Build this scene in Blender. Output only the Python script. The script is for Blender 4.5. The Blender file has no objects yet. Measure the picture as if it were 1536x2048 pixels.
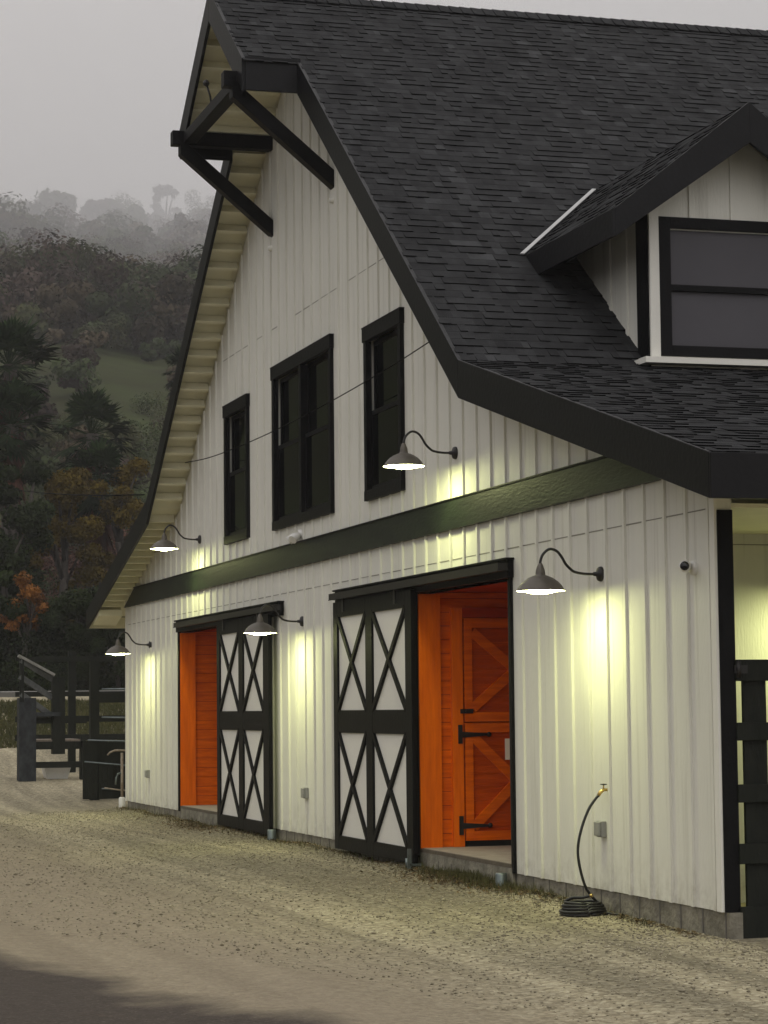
import bpy, math, random
import numpy as np
from mathutils import Vector, Matrix
random.seed(7)
rng = np.random.default_rng(7)
SC = bpy.context.scene
COL = SC.collection
R = math.radians

# ------------------------------------------------------------------ camera
cam_d = bpy.data.cameras.new('camera')
cam = bpy.data.objects.new('camera', cam_d)
COL.objects.link(cam)
cam_d.sensor_fit = 'HORIZONTAL'
cam_d.sensor_width = 36.0
cam_d.lens = 4819.5 / 1536 * 36.0
cam_d.clip_start = 0.1
cam_d.clip_end = 9000
_r, _u, _f = Vector((0.28213192, 0.95932407, -0.00994515)), Vector((0.08091392, -0.01346444, 0.99663015)), Vector((-0.95595738, 0.28198588, 0.08142142))
m = Matrix((_r, _u, -_f)).transposed().to_4x4()
m.translation = Vector((16.086, -7.2645, 1.6995))
cam.matrix_world = m
SC.camera = cam

# ------------------------------------------------------------------ sky, sun, exposure
SUN_EL, SUN_ROT = R(24), R(250)
w = bpy.data.worlds.new('World')
SC.world = w
w.use_nodes = True
nt = w.node_tree
nt.nodes.clear()
sky = nt.nodes.new('ShaderNodeTexSky')
sky.sky_type = 'NISHITA'
sky.sun_disc = False
sky.sun_elevation = SUN_EL
sky.sun_rotation = SUN_ROT
sky.air_density = 1.0
sky.dust_density = 6.0
bg1 = nt.nodes.new('ShaderNodeBackground')
bg1.inputs[1].default_value = 0.006
bg2 = nt.nodes.new('ShaderNodeBackground')
tc = nt.nodes.new('ShaderNodeTexCoord')
sep = nt.nodes.new('ShaderNodeSeparateXYZ')
ramp = nt.nodes.new('ShaderNodeValToRGB')
ramp.color_ramp.elements[0].position = 0.0
ramp.color_ramp.elements[0].color = (0.248, 0.243, 0.246, 1)
ramp.color_ramp.elements[1].position = 0.95
ramp.color_ramp.elements[1].color = (0.84, 0.815, 0.80, 1)
nz = nt.nodes.new('ShaderNodeTexNoise')
nz.inputs['Scale'].default_value = 2.2
nz.inputs['Detail'].default_value = 4
mixn = nt.nodes.new('ShaderNodeMix')
mixn.data_type = 'RGBA'
mixn.blend_type = 'MULTIPLY'
mixn.inputs[0].default_value = 0.16
nt.links.new(tc.outputs['Generated'], sep.inputs[0])
nt.links.new(sep.outputs['Z'], ramp.inputs[0])
nt.links.new(tc.outputs['Generated'], nz.inputs['Vector'])
nt.links.new(ramp.outputs[0], mixn.inputs[6])
nt.links.new(nz.outputs['Fac'], mixn.inputs[7])
bg2.inputs[1].default_value = 1.9
nt.links.new(mixn.outputs[2], bg2.inputs[0])
nt.links.new(sky.outputs[0], bg1.inputs[0])
add = nt.nodes.new('ShaderNodeAddShader')
wo = nt.nodes.new('ShaderNodeOutputWorld')
nt.links.new(bg1.outputs[0], add.inputs[0])
nt.links.new(bg2.outputs[0], add.inputs[1])
nt.links.new(add.outputs[0], wo.inputs['Surface'])

sd = bpy.data.lights.new('sun', 'SUN')
sd.energy = 0.12
sd.angle = R(40)
sd.color = (1.0, 0.95, 0.92)
sun = bpy.data.objects.new('sun', sd)
COL.objects.link(sun)
sun.rotation_euler = (R(66), 0, R(70))

SC.view_settings.view_transform = 'Standard'
SC.view_settings.look = 'None'
SC.view_settings.gamma = 1
SC.view_settings.exposure = 0.0
SC.view_settings.use_curve_mapping = False
SC.cycles.max_bounces = 8
SC.cycles.diffuse_bounces = 4
SC.cycles.glossy_bounces = 3
SC.cycles.volume_bounces = 2
SC.cycles.sample_clamp_indirect = 4.0
SC.cycles.use_denoising = True


# ------------------------------------------------------------------ materials
def mat(name, col, rough=0.6, var=0.12, nscale=6.0, bump=0.0, bscale=60.0, metal=0.0, stretch=(1, 1, 1), spec=0.5, col2=None, emit=None, emit_s=0, detail=6, tone=False, coords='Object'):
    M = bpy.data.materials.new(name)
    M.use_nodes = True
    n = M.node_tree.nodes
    l = M.node_tree.links
    b = n['Principled BSDF']
    b.inputs['Roughness'].default_value = rough
    b.inputs['Metallic'].default_value = metal
    b.inputs['Specular IOR Level'].default_value = spec
    tcn = n.new('ShaderNodeTexCoord')
    mp = n.new('ShaderNodeMapping')
    mp.inputs['Scale'].default_value = stretch
    l.new(tcn.outputs[coords], mp.inputs[0])
    no = n.new('ShaderNodeTexNoise')
    no.inputs['Scale'].default_value = nscale
    no.inputs['Detail'].default_value = detail
    no.inputs['Roughness'].default_value = 0.62
    l.new(mp.outputs[0], no.inputs['Vector'])
    rp = n.new('ShaderNodeValToRGB')
    rp.color_ramp.elements[0].position = 0.3
    rp.color_ramp.elements[1].position = 0.7
    c2 = col2 if col2 else tuple(min(1, c * (1 + var)) for c in col)
    c1 = col if col2 else tuple(c * (1 - var) for c in col)
    rp.color_ramp.elements[0].color = (*c1, 1)
    rp.color_ramp.elements[1].color = (*c2, 1)
    l.new(no.outputs['Fac'], rp.inputs[0])
    last = rp.outputs[0]
    if tone:
        at = n.new('ShaderNodeAttribute')
        at.attribute_name = 'tone'
        mx = n.new('ShaderNodeMix')
        mx.data_type = 'RGBA'
        mx.blend_type = 'MULTIPLY'
        mx.inputs[0].default_value = 1
        l.new(last, mx.inputs[6])
        l.new(at.outputs['Color'], mx.inputs[7])
        last = mx.outputs[2]
    l.new(last, b.inputs['Base Color'])
    if bump:
        n2 = n.new('ShaderNodeTexNoise')
        n2.inputs['Scale'].default_value = bscale
        n2.inputs['Detail'].default_value = 5
        l.new(mp.outputs[0], n2.inputs['Vector'])
        bp = n.new('ShaderNodeBump')
        bp.inputs['Strength'].default_value = bump
        bp.inputs['Distance'].default_value = 0.02
        l.new(n2.outputs['Fac'], bp.inputs['Height'])
        l.new(bp.outputs[0], b.inputs['Normal'])
        M['_bump'] = 1
    if emit:
        b.inputs['Emission Color'].default_value = (*emit, 1)
        b.inputs['Emission Strength'].default_value = emit_s
    return M


M = {}
M['white'] = mat('white_siding_paint', (0.72, 0.71, 0.64), 0.55, 0.04, 1.6, 0.25, 40, stretch=(1.5, 1.5, 0.25))
def add_grime(Mt, z0=0.2, z1=0.75, amt=0.55, col=(0.20, 0.165, 0.11)):
    """splashed dirt low on the boards and faint run marks: real dirt, fixed to the wall"""
    n, l = Mt.node_tree.nodes, Mt.node_tree.links
    b = n['Principled BSDF']
    src = b.inputs['Base Color'].links[0].from_socket
    t = n.new('ShaderNodeTexCoord'); sp = n.new('ShaderNodeSeparateXYZ'); l.new(t.outputs['Object'], sp.inputs[0])
    mr = n.new('ShaderNodeMapRange'); l.new(sp.outputs['Z'], mr.inputs[0])
    mr.inputs['From Min'].default_value = z1; mr.inputs['From Max'].default_value = z0
    no = n.new('ShaderNodeTexNoise'); no.inputs['Scale'].default_value = 7; no.inputs['Detail'].default_value = 9; no.inputs['Roughness'].default_value = .7
    l.new(t.outputs['Object'], no.inputs['Vector'])
    r = n.new('ShaderNodeValToRGB'); r.color_ramp.elements[0].position = .42; r.color_ramp.elements[1].position = .72
    l.new(no.outputs['Fac'], r.inputs[0])
    pw = n.new('ShaderNodeMath'); pw.operation = 'POWER'; l.new(mr.outputs[0], pw.inputs[0]); pw.inputs[1].default_value = 2.0
    mu = n.new('ShaderNodeMath'); mu.operation = 'MULTIPLY'; l.new(pw.outputs[0], mu.inputs[0]); l.new(r.outputs[0], mu.inputs[1])
    # thin vertical run marks
    mp = n.new('ShaderNodeMapping'); mp.inputs['Scale'].default_value = (9, 9, .35); l.new(t.outputs['Object'], mp.inputs[0])
    n2 = n.new('ShaderNodeTexNoise'); n2.inputs['Scale'].default_value = 1.6; n2.inputs['Detail'].default_value = 6; l.new(mp.outputs[0], n2.inputs['Vector'])
    r2 = n.new('ShaderNodeValToRGB'); r2.color_ramp.elements[0].position = .56; r2.color_ramp.elements[1].position = .78
    r2.color_ramp.elements[1].color = (.30, .30, .30, 1)
    l.new(n2.outputs['Fac'], r2.inputs[0])
    ad = n.new('ShaderNodeMath'); ad.operation = 'MULTIPLY_ADD'; l.new(mu.outputs[0], ad.inputs[0]); ad.inputs[1].default_value = amt; l.new(r2.outputs[0], ad.inputs[2])
    ad.use_clamp = True
    mx = n.new('ShaderNodeMix'); mx.data_type = 'RGBA'; l.new(ad.outputs[0], mx.inputs[0]); l.new(src, mx.inputs[6]); mx.inputs[7].default_value = (*col, 1)
    l.new(mx.outputs[2], b.inputs['Base Color'])


add_grime(M['white'])
M['trimwhite'] = mat('white_trim_paint', (0.75, 0.735, 0.67), 0.55, 0.03, 2, 0.1, 30)
M['soffit'] = mat('cream_soffit_paint', (0.78, 0.75, 0.56), 0.6, 0.05, 4, 0.2, 25)
M['joint'] = mat('dark_sheet_joint', (0.25, 0.24, 0.2), 0.8, 0.1, 5)  # plain dark tone for sheet joints and seams
M['black'] = mat('black_trim_paint', (0.0045, 0.0045, 0.005), 0.5, 0.25, 5, 0.2, 30, spec=0.12)
M['fascia'] = mat('black_fascia_paint', (0.0055, 0.0055, 0.0065), 0.45, 0.2, 4, 0.12, 20, spec=0.2)
M['band'] = mat('dark_green_stained_band', (0.005, 0.007, 0.006), 0.5, 0.3, 4.5, 0.2, 30, col2=(0.017, 0.025, 0.015), stretch=(0.4, 1, 1.8), spec=0.3)
M['fence'] = mat('black_stained_fence_wood', (0.006, 0.0075, 0.005), 0.65, 0.3, 8, 0.4, 30, col2=(0.014, 0.016, 0.011), stretch=(1, 1, 0.4), spec=0.2)
M['oldfence'] = mat('weathered_dark_wood', (0.016, 0.018, 0.020), 0.75, 0.3, 8, 0.4, 30, col2=(0.045, 0.05, 0.052), stretch=(1, 1, 0.6), spec=0.2)
M['steel'] = mat('black_iron', (0.009, 0.0075, 0.007), 0.5, 0.2, 15, 0.1, 60)
M['shade'] = mat('galvanised_lamp_shade', (0.11, 0.098, 0.08), 0.5, 0.15, 12, 0.05, 60, metal=0.3)
M['shade_in'] = mat('white_enamel_reflector', (0.85, 0.83, 0.75), 0.4, 0.02, 5)
M['bulb'] = mat('glowing_lamp_disc', (0.9, 0.9, 0.8), 0.5, 0.0, 5, emit=(0.95, 1.0, 0.42), emit_s=92)
M['glow'] = mat('glowing_lamp_diffuser', (0.9, 0.9, 0.8), 0.5, 0.0, 5, emit=(0.97, 1.0, 0.50), emit_s=45)
M['conc'] = mat('foundation_concrete', (0.11, 0.10, 0.075), 0.9, 0.25, 4, 0.9, 25, col2=(0.27, 0.25, 0.195))
M['floor'] = mat('aisle_concrete', (0.33, 0.29, 0.23), 0.8, 0.15, 8, 0.3, 50)
M['jointd'] = mat('block_mortar_joint', (0.12, 0.112, 0.098), 0.9, 0.1, 8)  # plain darker tone for the block joints
M['orange'] = mat('orange_stained_cedar', (0.60, 0.082, 0.0), 0.6, 0.2, 3.0, 0.3, 18, col2=(0.88, 0.17, 0.0), stretch=(1, 0.7, 7), spec=0.12)
M['orangev'] = mat('orange_stained_post', (0.70, 0.115, 0.0), 0.55, 0.2, 3.0, 0.2, 18, col2=(0.90, 0.175, 0.0), stretch=(6, 6, 0.6), spec=0.15)
M['sill'] = mat('worn_timber_sill', (0.10, 0.08, 0.055), .8, .2, 6, .3, 30)
M['orange_dark'] = mat('orange_stained_panel', (0.42, 0.045, 0.0), 0.6, 0.2, 3.0, 0.3, 18, col2=(0.66, 0.095, 0.0), stretch=(1, 0.7, 7), spec=0.12)
M['redwood'] = mat('red_stained_board', (0.36, 0.025, 0.001), 0.6, 0.2, 3, 0.3, 20, col2=(0.50, 0.045, 0.001), stretch=(1, 1, 6), spec=0.12)
M['galv'] = mat('galvanised_steel', (0.17, 0.20, 0.20), 0.4, 0.15, 14, 0.1, 50, metal=0.7)
M['greybox'] = mat('grey_weatherproof_plastic', (0.27, 0.27, 0.25), 0.5, 0.1, 10)
M['brass'] = mat('brass', (0.62, 0.44, 0.14), 0.3, 0.1, 10, metal=0.9)
M['rubber'] = mat('black_rubber_hose', (0.008, 0.008, 0.007), 0.45, 0.2, 30)
M['paper'] = mat('cream_paper', (0.9, 0.86, 0.66), 0.7, 0.03, 20)
M['plastic'] = mat('white_plastic', (0.72, 0.71, 0.68), 0.35, 0.03, 10)
M['lens'] = mat('black_glass_lens', (0.006, 0.006, 0.007), 0.12, 0.0, 5)
M['void'] = mat('dark_interior', (0.010, 0.010, 0.009), 0.9, 0.1, 5)
M['wire'] = mat('black_cable', (0.006, 0.006, 0.006), 0.8, 0.1, 5, spec=0.05)
M['pane'] = mat('dark_window_glass', (0.0025, 0.003, 0.003), 0.05, 0.0, 3, spec=0.16)
M['pane_sky'] = mat('dormer_glass_sky_tone', (0.082, 0.078, 0.088), 0.35, 0.04, 2.5, spec=0.2)  # sky reflected in the dormer panes put into a pale base colour
M['shingle'] = mat('charcoal_asphalt_shingle', (0.024, 0.0245, 0.0255), 0.95, 0.3, 2.8, 0.8, 110, col2=(0.050, 0.051, 0.053), tone=True, spec=0.06)
M['flash'] = mat('aluminium_flashing', (0.42, 0.42, 0.42), 0.45, 0.05, 5, metal=0.3)
M['bark'] = mat('tree_bark', (0.05, 0.042, 0.035), 0.9, 0.3, 8, 0.5, 20)


def leafmat(name, a, b, rough=0.7):
    return mat(name, a, rough, 0.3, 0.6, col2=b, detail=8, tone=True, spec=0.05)


M['leaf_dark'] = leafmat('dark_evergreen_leaf', (0.008, 0.015, 0.004), (0.026, 0.037, 0.011))
M['leaf_palm'] = leafmat('palm_frond', (0.012, 0.025, 0.009), (0.032, 0.052, 0.018))
M['skirt'] = leafmat('dead_palm_skirt', (0.050, 0.020, 0.014), (0.085, 0.038, 0.026))
M['leaf_olive'] = leafmat('olive_yellow_leaf', (0.075, 0.052, 0.008), (0.13, 0.092, 0.014))
M['leaf_rust'] = leafmat('rusty_bramble', (0.050, 0.024, 0.018), (0.095, 0.046, 0.032))
M['leaf_orange'] = leafmat('orange_autumn_leaf', (0.16, 0.060, 0.014), (0.30, 0.13, 0.028))
M['wood_far'] = leafmat('far_woodland_leaf', (0.026, 0.030, 0.022), (0.066, 0.054, 0.048))
M['twig'] = leafmat('bare_twig', (0.055, 0.045, 0.042), (0.085, 0.070, 0.066))


# ------------------------------------------------------------------ mesh builder
class MB:
    def __init__(s):
        s.v, s.f, s.m, s.t, s.mats, s.sm = [], [], [], [], [], []

    def mi(s, m):
        if m not in s.mats:
            s.mats.append(m)
        return s.mats.index(m)

    def poly(s, pts, m, tone=1.0, smooth=False):
        k = len(s.v)
        s.v += [tuple(p) for p in pts]
        s.f.append(tuple(range(k, k + len(pts))))
        s.m.append(s.mi(m)); s.t.append(tone); s.sm.append(smooth)

    def hexa(s, p, m, tone=1.0):
        """8 points: bottom 4 then top 4, same winding"""
        k = len(s.v)
        s.v += [tuple(q) for q in p]
        for q in ((3, 2, 1, 0), (4, 5, 6, 7), (0, 1, 5, 4), (1, 2, 6, 5), (2, 3, 7, 6), (3, 0, 4, 7)):
            s.f.append(tuple(k + i for i in q)); s.m.append(s.mi(m)); s.t.append(tone); s.sm.append(False)

    def box(s, x0, x1, y0, y1, z0, z1, m, tone=1.0):
        s.hexa([(x0, y0, z0), (x1, y0, z0), (x1, y1, z0), (x0, y1, z0), (x0, y0, z1), (x1, y0, z1), (x1, y1, z1), (x0, y1, z1)], m, tone)

    def prism(s, pts, off, m, tone=1.0):
        """extrude polygon pts (3d) by vector off"""
        n = len(pts)
        k = len(s.v)
        off = Vector(off)
        s.v += [tuple(p) for p in pts] + [tuple(Vector(p) + off) for p in pts]
        i = s.mi(m)
        s.f.append(tuple(k + j for j in range(n)))
        s.f.append(tuple(k + n + j for j in reversed(range(n))))
        s.m += [i, i]; s.t += [tone] * 2; s.sm += [False] * 2
        for j in range(n):
            s.f.append((k + j, k + n + j, k + n + (j + 1) % n, k + (j + 1) % n))
            s.m.append(i); s.t.append(tone); s.sm.append(False)

    def bar(s, a, b, w, h, m, up=(0, 0, 1), tone=1.0):
        """rectangular bar from a to b; w across, h along up"""
        a, b = Vector(a), Vector(b)
        d = (b - a).normalized()
        up = Vector(up)
        side = d.cross(up)
        if side.length < 1e-4:
            side = Vector((1, 0, 0))
        side.normalize()
        u = side.cross(d).normalized()
        o = []
        for p in (a, b):
            o += [p - side * w / 2 - u * h / 2, p + side * w / 2 - u * h / 2, p + side * w / 2 + u * h / 2, p - side * w / 2 + u * h / 2]
        s.hexa(o, m, tone)

    def tube(s, pts, r, m, n=8, tone=1.0, caps=True):
        pts = [Vector(p) for p in pts]
        rs = r if hasattr(r, '__len__') else [r] * len(pts)
        rings = []
        ref = Vector((0.13, 0.31, 0.94))
        for i, p in enumerate(pts):
            d = (pts[min(i + 1, len(pts) - 1)] - pts[max(i - 1, 0)]).normalized()
            a = d.cross(ref)
            if a.length < 0.1:
                a = d.cross(Vector((1, 0, 0)))
            a.normalize()
            b = d.cross(a)
            k = len(s.v)
            for j in range(n):
                t = 2 * math.pi * j / n
                s.v.append(tuple(p + (a * math.cos(t) + b * math.sin(t)) * rs[i]))
            rings.append(k)
        im = s.mi(m)
        for i in range(len(rings) - 1):
            for j in range(n):
                s.f.append((rings[i] + j, rings[i] + (j + 1) % n, rings[i + 1] + (j + 1) % n, rings[i + 1] + j))
                s.m.append(im); s.t.append(tone); s.sm.append(True)
        if caps:
            for k, rev in ((rings[0], True), (rings[-1], False)):
                q = [k + j for j in range(n)]
                s.f.append(tuple(reversed(q)) if rev else tuple(q)); s.m.append(im); s.t.append(tone); s.sm.append(False)

    def lathe(s, prof, c, m, n=28, axis='z', smooth=True):
        """prof: list of (r, h)"""
        rings = []
        for r, h in prof:
            k = len(s.v)
            for j in range(n):
                t = 2 * math.pi * j / n
                q = (r * math.cos(t), r * math.sin(t), h)
                if axis == 'y':
                    q = (q[0], q[2], q[1])
                if axis == 'x':
                    q = (q[2], q[0], q[1])
                s.v.append((c[0] + q[0], c[1] + q[1], c[2] + q[2]))
            rings.append(k)
        im = s.mi(m)
        for i in range(len(rings) - 1):
            for j in range(n):
                s.f.append((rings[i] + j, rings[i] + (j + 1) % n, rings[i + 1] + (j + 1) % n, rings[i + 1] + j))
                s.m.append(im); s.t.append(1.0); s.sm.append(smooth)

    def build(s, name, parent=None, bevel=0.0, off=(0, 0, 0)):
        me = bpy.data.meshes.new(name)
        v = s.v
        if any(off):
            v = [(a - off[0], b - off[1], c - off[2]) for a, b, c in v]
        me.from_pydata(v, [], s.f)
        for mm in s.mats:
            me.materials.append(mm)
        me.polygons.foreach_set('material_index', s.m)
        me.polygons.foreach_set('use_smooth', s.sm)
        at = me.attributes.new('tone', 'FLOAT_COLOR', 'FACE')
        t = np.ones((len(s.f), 4), dtype=np.float32)
        t[:, :3] = np.array(s.t, dtype=np.float32)[:, None]
        at.data.foreach_set('color', t.ravel())
        me.update()
        o = bpy.data.objects.new(name, me)
        COL.objects.link(o)
        if parent:
            o.parent = parent
        if bevel:
            b = o.modifiers.new('bevel', 'BEVEL')
            b.width = bevel
            b.segments = 2
            b.limit_method = 'ANGLE'
        return o


def tag(o, label=None, cat=None, group=None, kind=None):
    if label: o['label'] = label
    if cat: o['category'] = cat
    if group: o['group'] = group
    if kind: o['kind'] = kind
    return o


def empty(name, loc, label, cat, group=None):
    o = bpy.data.objects.new(name, None)
    o.location = loc
    o.empty_display_size = 0.3
    COL.objects.link(o)
    return tag(o, label, cat, group)


def kids(o):
    return [c for c in bpy.data.objects if c.parent == o]


def copy_tree(o, parent=None):
    c = o.copy()
    COL.objects.link(c)
    c.parent = parent
    for k in kids(o):
        copy_tree(k, c)
    return c


# ------------------------------------------------------------------ ground
def gz(x, y):
    """height of the yard"""
    x = np.asarray(x, float); y = np.asarray(y, float)
    z = 0.03 + 0.05 * np.clip((-x - 1.5) / 4, 0, 1)
    z = z * np.clip(1 + (y + 0.2) / 3.5, 0, 1)
    z = z + 0.05 * np.clip((y + 0.30) / 0.28, 0, 1) * np.clip((-x - 0.6) / 1.5, 0, 1) * (0.55 + 0.45 * np.sin(x * 2.3) * np.sin(x * .71 + 1)) * np.clip((x + 24.5), 0, 1)
    z = z + 0.34 * np.clip((-x - 25.5) / 6, 0, 1) ** 1.2
    z = z + 1.75 * np.clip((-x - 33) / 18, 0, 1)
    z = z + 0.012 * np.sin(x * 0.9 + y * 1.7) * np.sin(y * 1.1 - x * .3) + 0.018 * np.sin(y * 3.1) * np.clip((-y) / 3, 0, 1)
    return z


def graded(lo, hi, c0, c1, step, grow=1.25):
    a = list(np.arange(c0, c1 + 1e-6, step))
    s = step
    x = c1
    while x < hi:
        s *= grow; x += s; a.append(min(x, hi))
    s = step
    x = c0
    b = []
    while x > lo:
        s *= grow; x -= s; b.append(max(x, lo))
    return np.array(b[::-1] + a)


def grid_mesh(name, xs, ys, zf, material, kind='structure', smooth=True):
    X, Y = np.meshgrid(xs, ys, indexing='ij')
    Z = zf(X, Y)
    V = np.stack([X, Y, Z], -1).reshape(-1, 3)
    nx, ny = len(xs), len(ys)
    I = np.arange(nx * ny).reshape(nx, ny)
    F = np.stack([I[:-1, :-1], I[1:, :-1], I[1:, 1:], I[:-1, 1:]], -1).reshape(-1, 4)
    me = bpy.data.meshes.new(name)
    me.from_pydata(V.tolist(), [], F.tolist())
    me.polygons.foreach_set('use_smooth', [smooth] * len(F))
    me.materials.append(material)
    o = bpy.data.objects.new(name, me)
    COL.objects.link(o)
    o['kind'] = kind
    return o


def gravel_mat():
    G = bpy.data.materials.new('gravel_yard')
    G.use_nodes = True
    n, l = G.node_tree.nodes, G.node_tree.links
    b = n['Principled BSDF']
    b.inputs['Roughness'].default_value = 0.95
    b.inputs['Specular IOR Level'].default_value = 0.2
    t = n.new('ShaderNodeTexCoord')

    def noise(scale, det, st=(1, 1, 1), rough=0.6):
        mp = n.new('ShaderNodeMapping'); mp.inputs['Scale'].default_value = st
        l.new(t.outputs['Object'], mp.inputs[0])
        q = n.new('ShaderNodeTexNoise'); q.inputs['Scale'].default_value = scale; q.inputs['Detail'].default_value = det
        q.inputs['Roughness'].default_value = rough
        l.new(mp.outputs[0], q.inputs['Vector'])
        return q.outputs['Fac']

    def rampv(src, stops):
        r = n.new('ShaderNodeValToRGB')
        e = r.color_ramp.elements
        while len(e) < len(stops):
            e.new(0.5)
        for q, (p, c) in zip(e, stops):
            q.position = p
            q.color = (*c, 1) if hasattr(c, '__len__') else (c, c, c, 1)
        l.new(src, r.inputs[0])
        return r.outputs[0]

    def mix(a, b_, fac, mode='MIX'):
        x = n.new('ShaderNodeMix'); x.data_type = 'RGBA'; x.blend_type = mode
        if isinstance(fac, (int, float)): x.inputs[0].default_value = fac
        else: l.new(fac, x.inputs[0])
        for s_, k in ((a, 6), (b_, 7)):
            if isinstance(s_, tuple): x.inputs[k].default_value = (*s_, 1)
            else: l.new(s_, x.inputs[k])
        return x.outputs[2]

    vo = n.new('ShaderNodeTexVoronoi'); vo.inputs['Scale'].default_value = 34
    l.new(t.outputs['Object'], vo.inputs['Vector'])
    stone = rampv(vo.outputs['Color'], [(0.1, (0.24, 0.205, 0.130)), (0.5, (0.37, 0.325, 0.215)), (0.9, (0.52, 0.47, 0.33))])
    fine = rampv(noise(11, 8, rough=0.75), [(0.3, 0.5), (0.7, 1.25)])
    c = mix(stone, fine, 0.85, 'MULTIPLY')
    # damp lanes worn along the yard
    lanes = rampv(noise(1.0, 5, (0.06, 1.6, 1)), [(0.40, 0.55), (0.58, 1.08)])
    c = mix(c, lanes, 0.8, 'MULTIPLY')
    # packed dusty drive down the middle, coarse gravel by the wall
    sp = n.new('ShaderNodeSeparateXYZ'); l.new(t.outputs['Object'], sp.inputs[0])
    wob = n.new('ShaderNodeMath'); wob.operation = 'MULTIPLY_ADD'
    l.new(noise(0.55, 5), wob.inputs[0]); wob.inputs[1].default_value = 1.8; l.new(sp.outputs['Y'], wob.inputs[2])
    dist = n.new('ShaderNodeMapRange'); l.new(wob.outputs[0], dist.inputs[0])
    dist.inputs['From Min'].default_value = -1.0; dist.inputs['From Max'].default_value = -2.6
    packed = mix((0.20, 0.162, 0.112), (0.34, 0.285, 0.205), noise(2.2, 9, (0.12, 1.7, 1), 0.62))
    packed = mix(packed, fine, 0.22, 'MULTIPLY')
    f2 = n.new('ShaderNodeMath'); f2.operation = 'MULTIPLY'; l.new(dist.outputs[0], f2.inputs[0]); f2.inputs[1].default_value = 0.78
    c = mix(c, packed, f2.outputs[0])
    # dark wet tarmac strip on the outer side of the drive
    sk_ = n.new('ShaderNodeMath'); sk_.operation = 'MULTIPLY_ADD'; l.new(sp.outputs['X'], sk_.inputs[0]); sk_.inputs[1].default_value = -0.29; l.new(wob.outputs[0], sk_.inputs[2])
    d2 = n.new('ShaderNodeMapRange'); l.new(sk_.outputs[0], d2.inputs[0])
    d2.inputs['From Min'].default_value = -3.7; d2.inputs['From Max'].default_value = -4.1
    c = mix(c, mix(mix((0.022, 0.018, 0.015), (0.105, 0.086, 0.070), noise(9, 10, rough=0.8)), (0.15, 0.125, 0.10), rampv(noise(38, 4, rough=0.8), [(0.56, 0.0), (0.66, 0.8)])), d2.outputs[0])
    # brown leaf litter spots
    lit = rampv(noise(1.3, 7, rough=0.7), [(0.62, 0.0), (0.74, 0.6)])
    c = mix(c, (0.085, 0.060, 0.035), lit)
    l.new(c, b.inputs['Base Color'])
    bp = n.new('ShaderNodeBump'); bp.inputs['Strength'].default_value = 0.7; bp.inputs['Distance'].default_value = 0.02
    l.new(vo.outputs['Distance'], bp.inputs['Height'])
    bp2 = n.new('ShaderNodeBump'); bp2.inputs['Strength'].default_value = 0.6; bp2.inputs['Distance'].default_value = 0.03
    l.new(noise(9, 8, rough=0.7), bp2.inputs['Height']); l.new(bp.outputs[0], bp2.inputs['Normal'])
    l.new(bp2.outputs[0], b.inputs['Normal'])
    return G


xs = graded(-7500, 2500, -34, 8, 0.4)
ys = graded(-6500, 6500, -9, 1.0, 0.1)
grid_mesh('ground', xs, ys, gz, gravel_mat())

# ---- the hillside behind, seen through the gap left of the barn
HD = np.array([0, 62, 80, 100, 120, 150, 200, 260, 350, 500, 800, 1300, 2000, 3000, 4000, 5200])
HZ = np.array([-3, -1.5, 2.3, 4.9, 9.4, 18.5, 31.5, 42.5, 56, 83, 139, 236, 378, 588, 815, 860])


def hill_z(x, y):
    d = np.hypot(np.asarray(x) - 16, np.asarray(y) + 7.3)
    z = np.interp(d, HD, HZ)
    az = np.degrees(np.arctan2(np.asarray(y) + 7.3, 16 - np.asarray(x)))   # 0 = straight along -x, + = to the right
    k = 1 + 0.05 * np.sin(az * 0.33 + 1.0) + 0.035 * np.sin(d * 0.021 + az * 0.21) + 0.02 * np.sin(az * 1.3 + d * .011)
    side = np.interp(az, [-60, -30, -12, 30, 60], [0.25, 0.7, 1.0, 1.0, 0.5])
    z = np.where(z > 0, z * k * side, z)
    return z + np.interp(az, [-40, -12, -1], [1, 1, 0]) * np.interp(d, [85, 420, 900], [0, 78, 60])  # added rise out of view, blocks the sky mirrored in the windows


hillm = mat('hillside_grass', (0.026, 0.024, 0.012), 0.95, 0.3, 0.09, col2=(0.050, 0.064, 0.022), detail=14, bump=1.0, bscale=0.6, spec=0.05)
# polar grid for the hill
daz = np.linspace(-60, 60, 121)
dd = np.concatenate([np.linspace(62, 200, 60), np.linspace(206, 700, 70), np.linspace(720, 5200, 120)])
A, D = np.meshgrid(np.radians(daz), dd, indexing='ij')
hx = 16 - D * np.cos(A); hy = -7.3 + D * np.sin(A)
hz = hill_z(hx, hy)
V = np.stack([hx, hy, hz], -1).reshape(-1, 3)
I = np.arange(V.shape[0]).reshape(A.shape)
F = np.stack([I[:-1, :-1], I[:-1, 1:], I[1:, 1:], I[1:, :-1]], -1).reshape(-1, 4)
me = bpy.data.meshes.new('hills')
me.from_pydata(V.tolist(), [], F.tolist())
me.polygons.foreach_set('use_smooth', [True] * len(F))
me.materials.append(hillm)
o = bpy.data.objects.new('hills', me)
COL.objects.link(o)
o['kind'] = 'structure'


def gpos(u, d, v=None):
    """a point over the ground at distance d in the direction of photo column u"""
    q = _r * ((u - 768) / 4819.5) + _f
    q = Vector((q.x, q.y, 0)).normalized()
    x, y = 16.086 + q.x * d, -7.2645 + q.y * d
    z = float(hill_z(x, y)) if d > 79 else float(gz(x, y))
    return Vector((x, y, max(z, float(gz(x, y))) if d < 110 else z))


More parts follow.
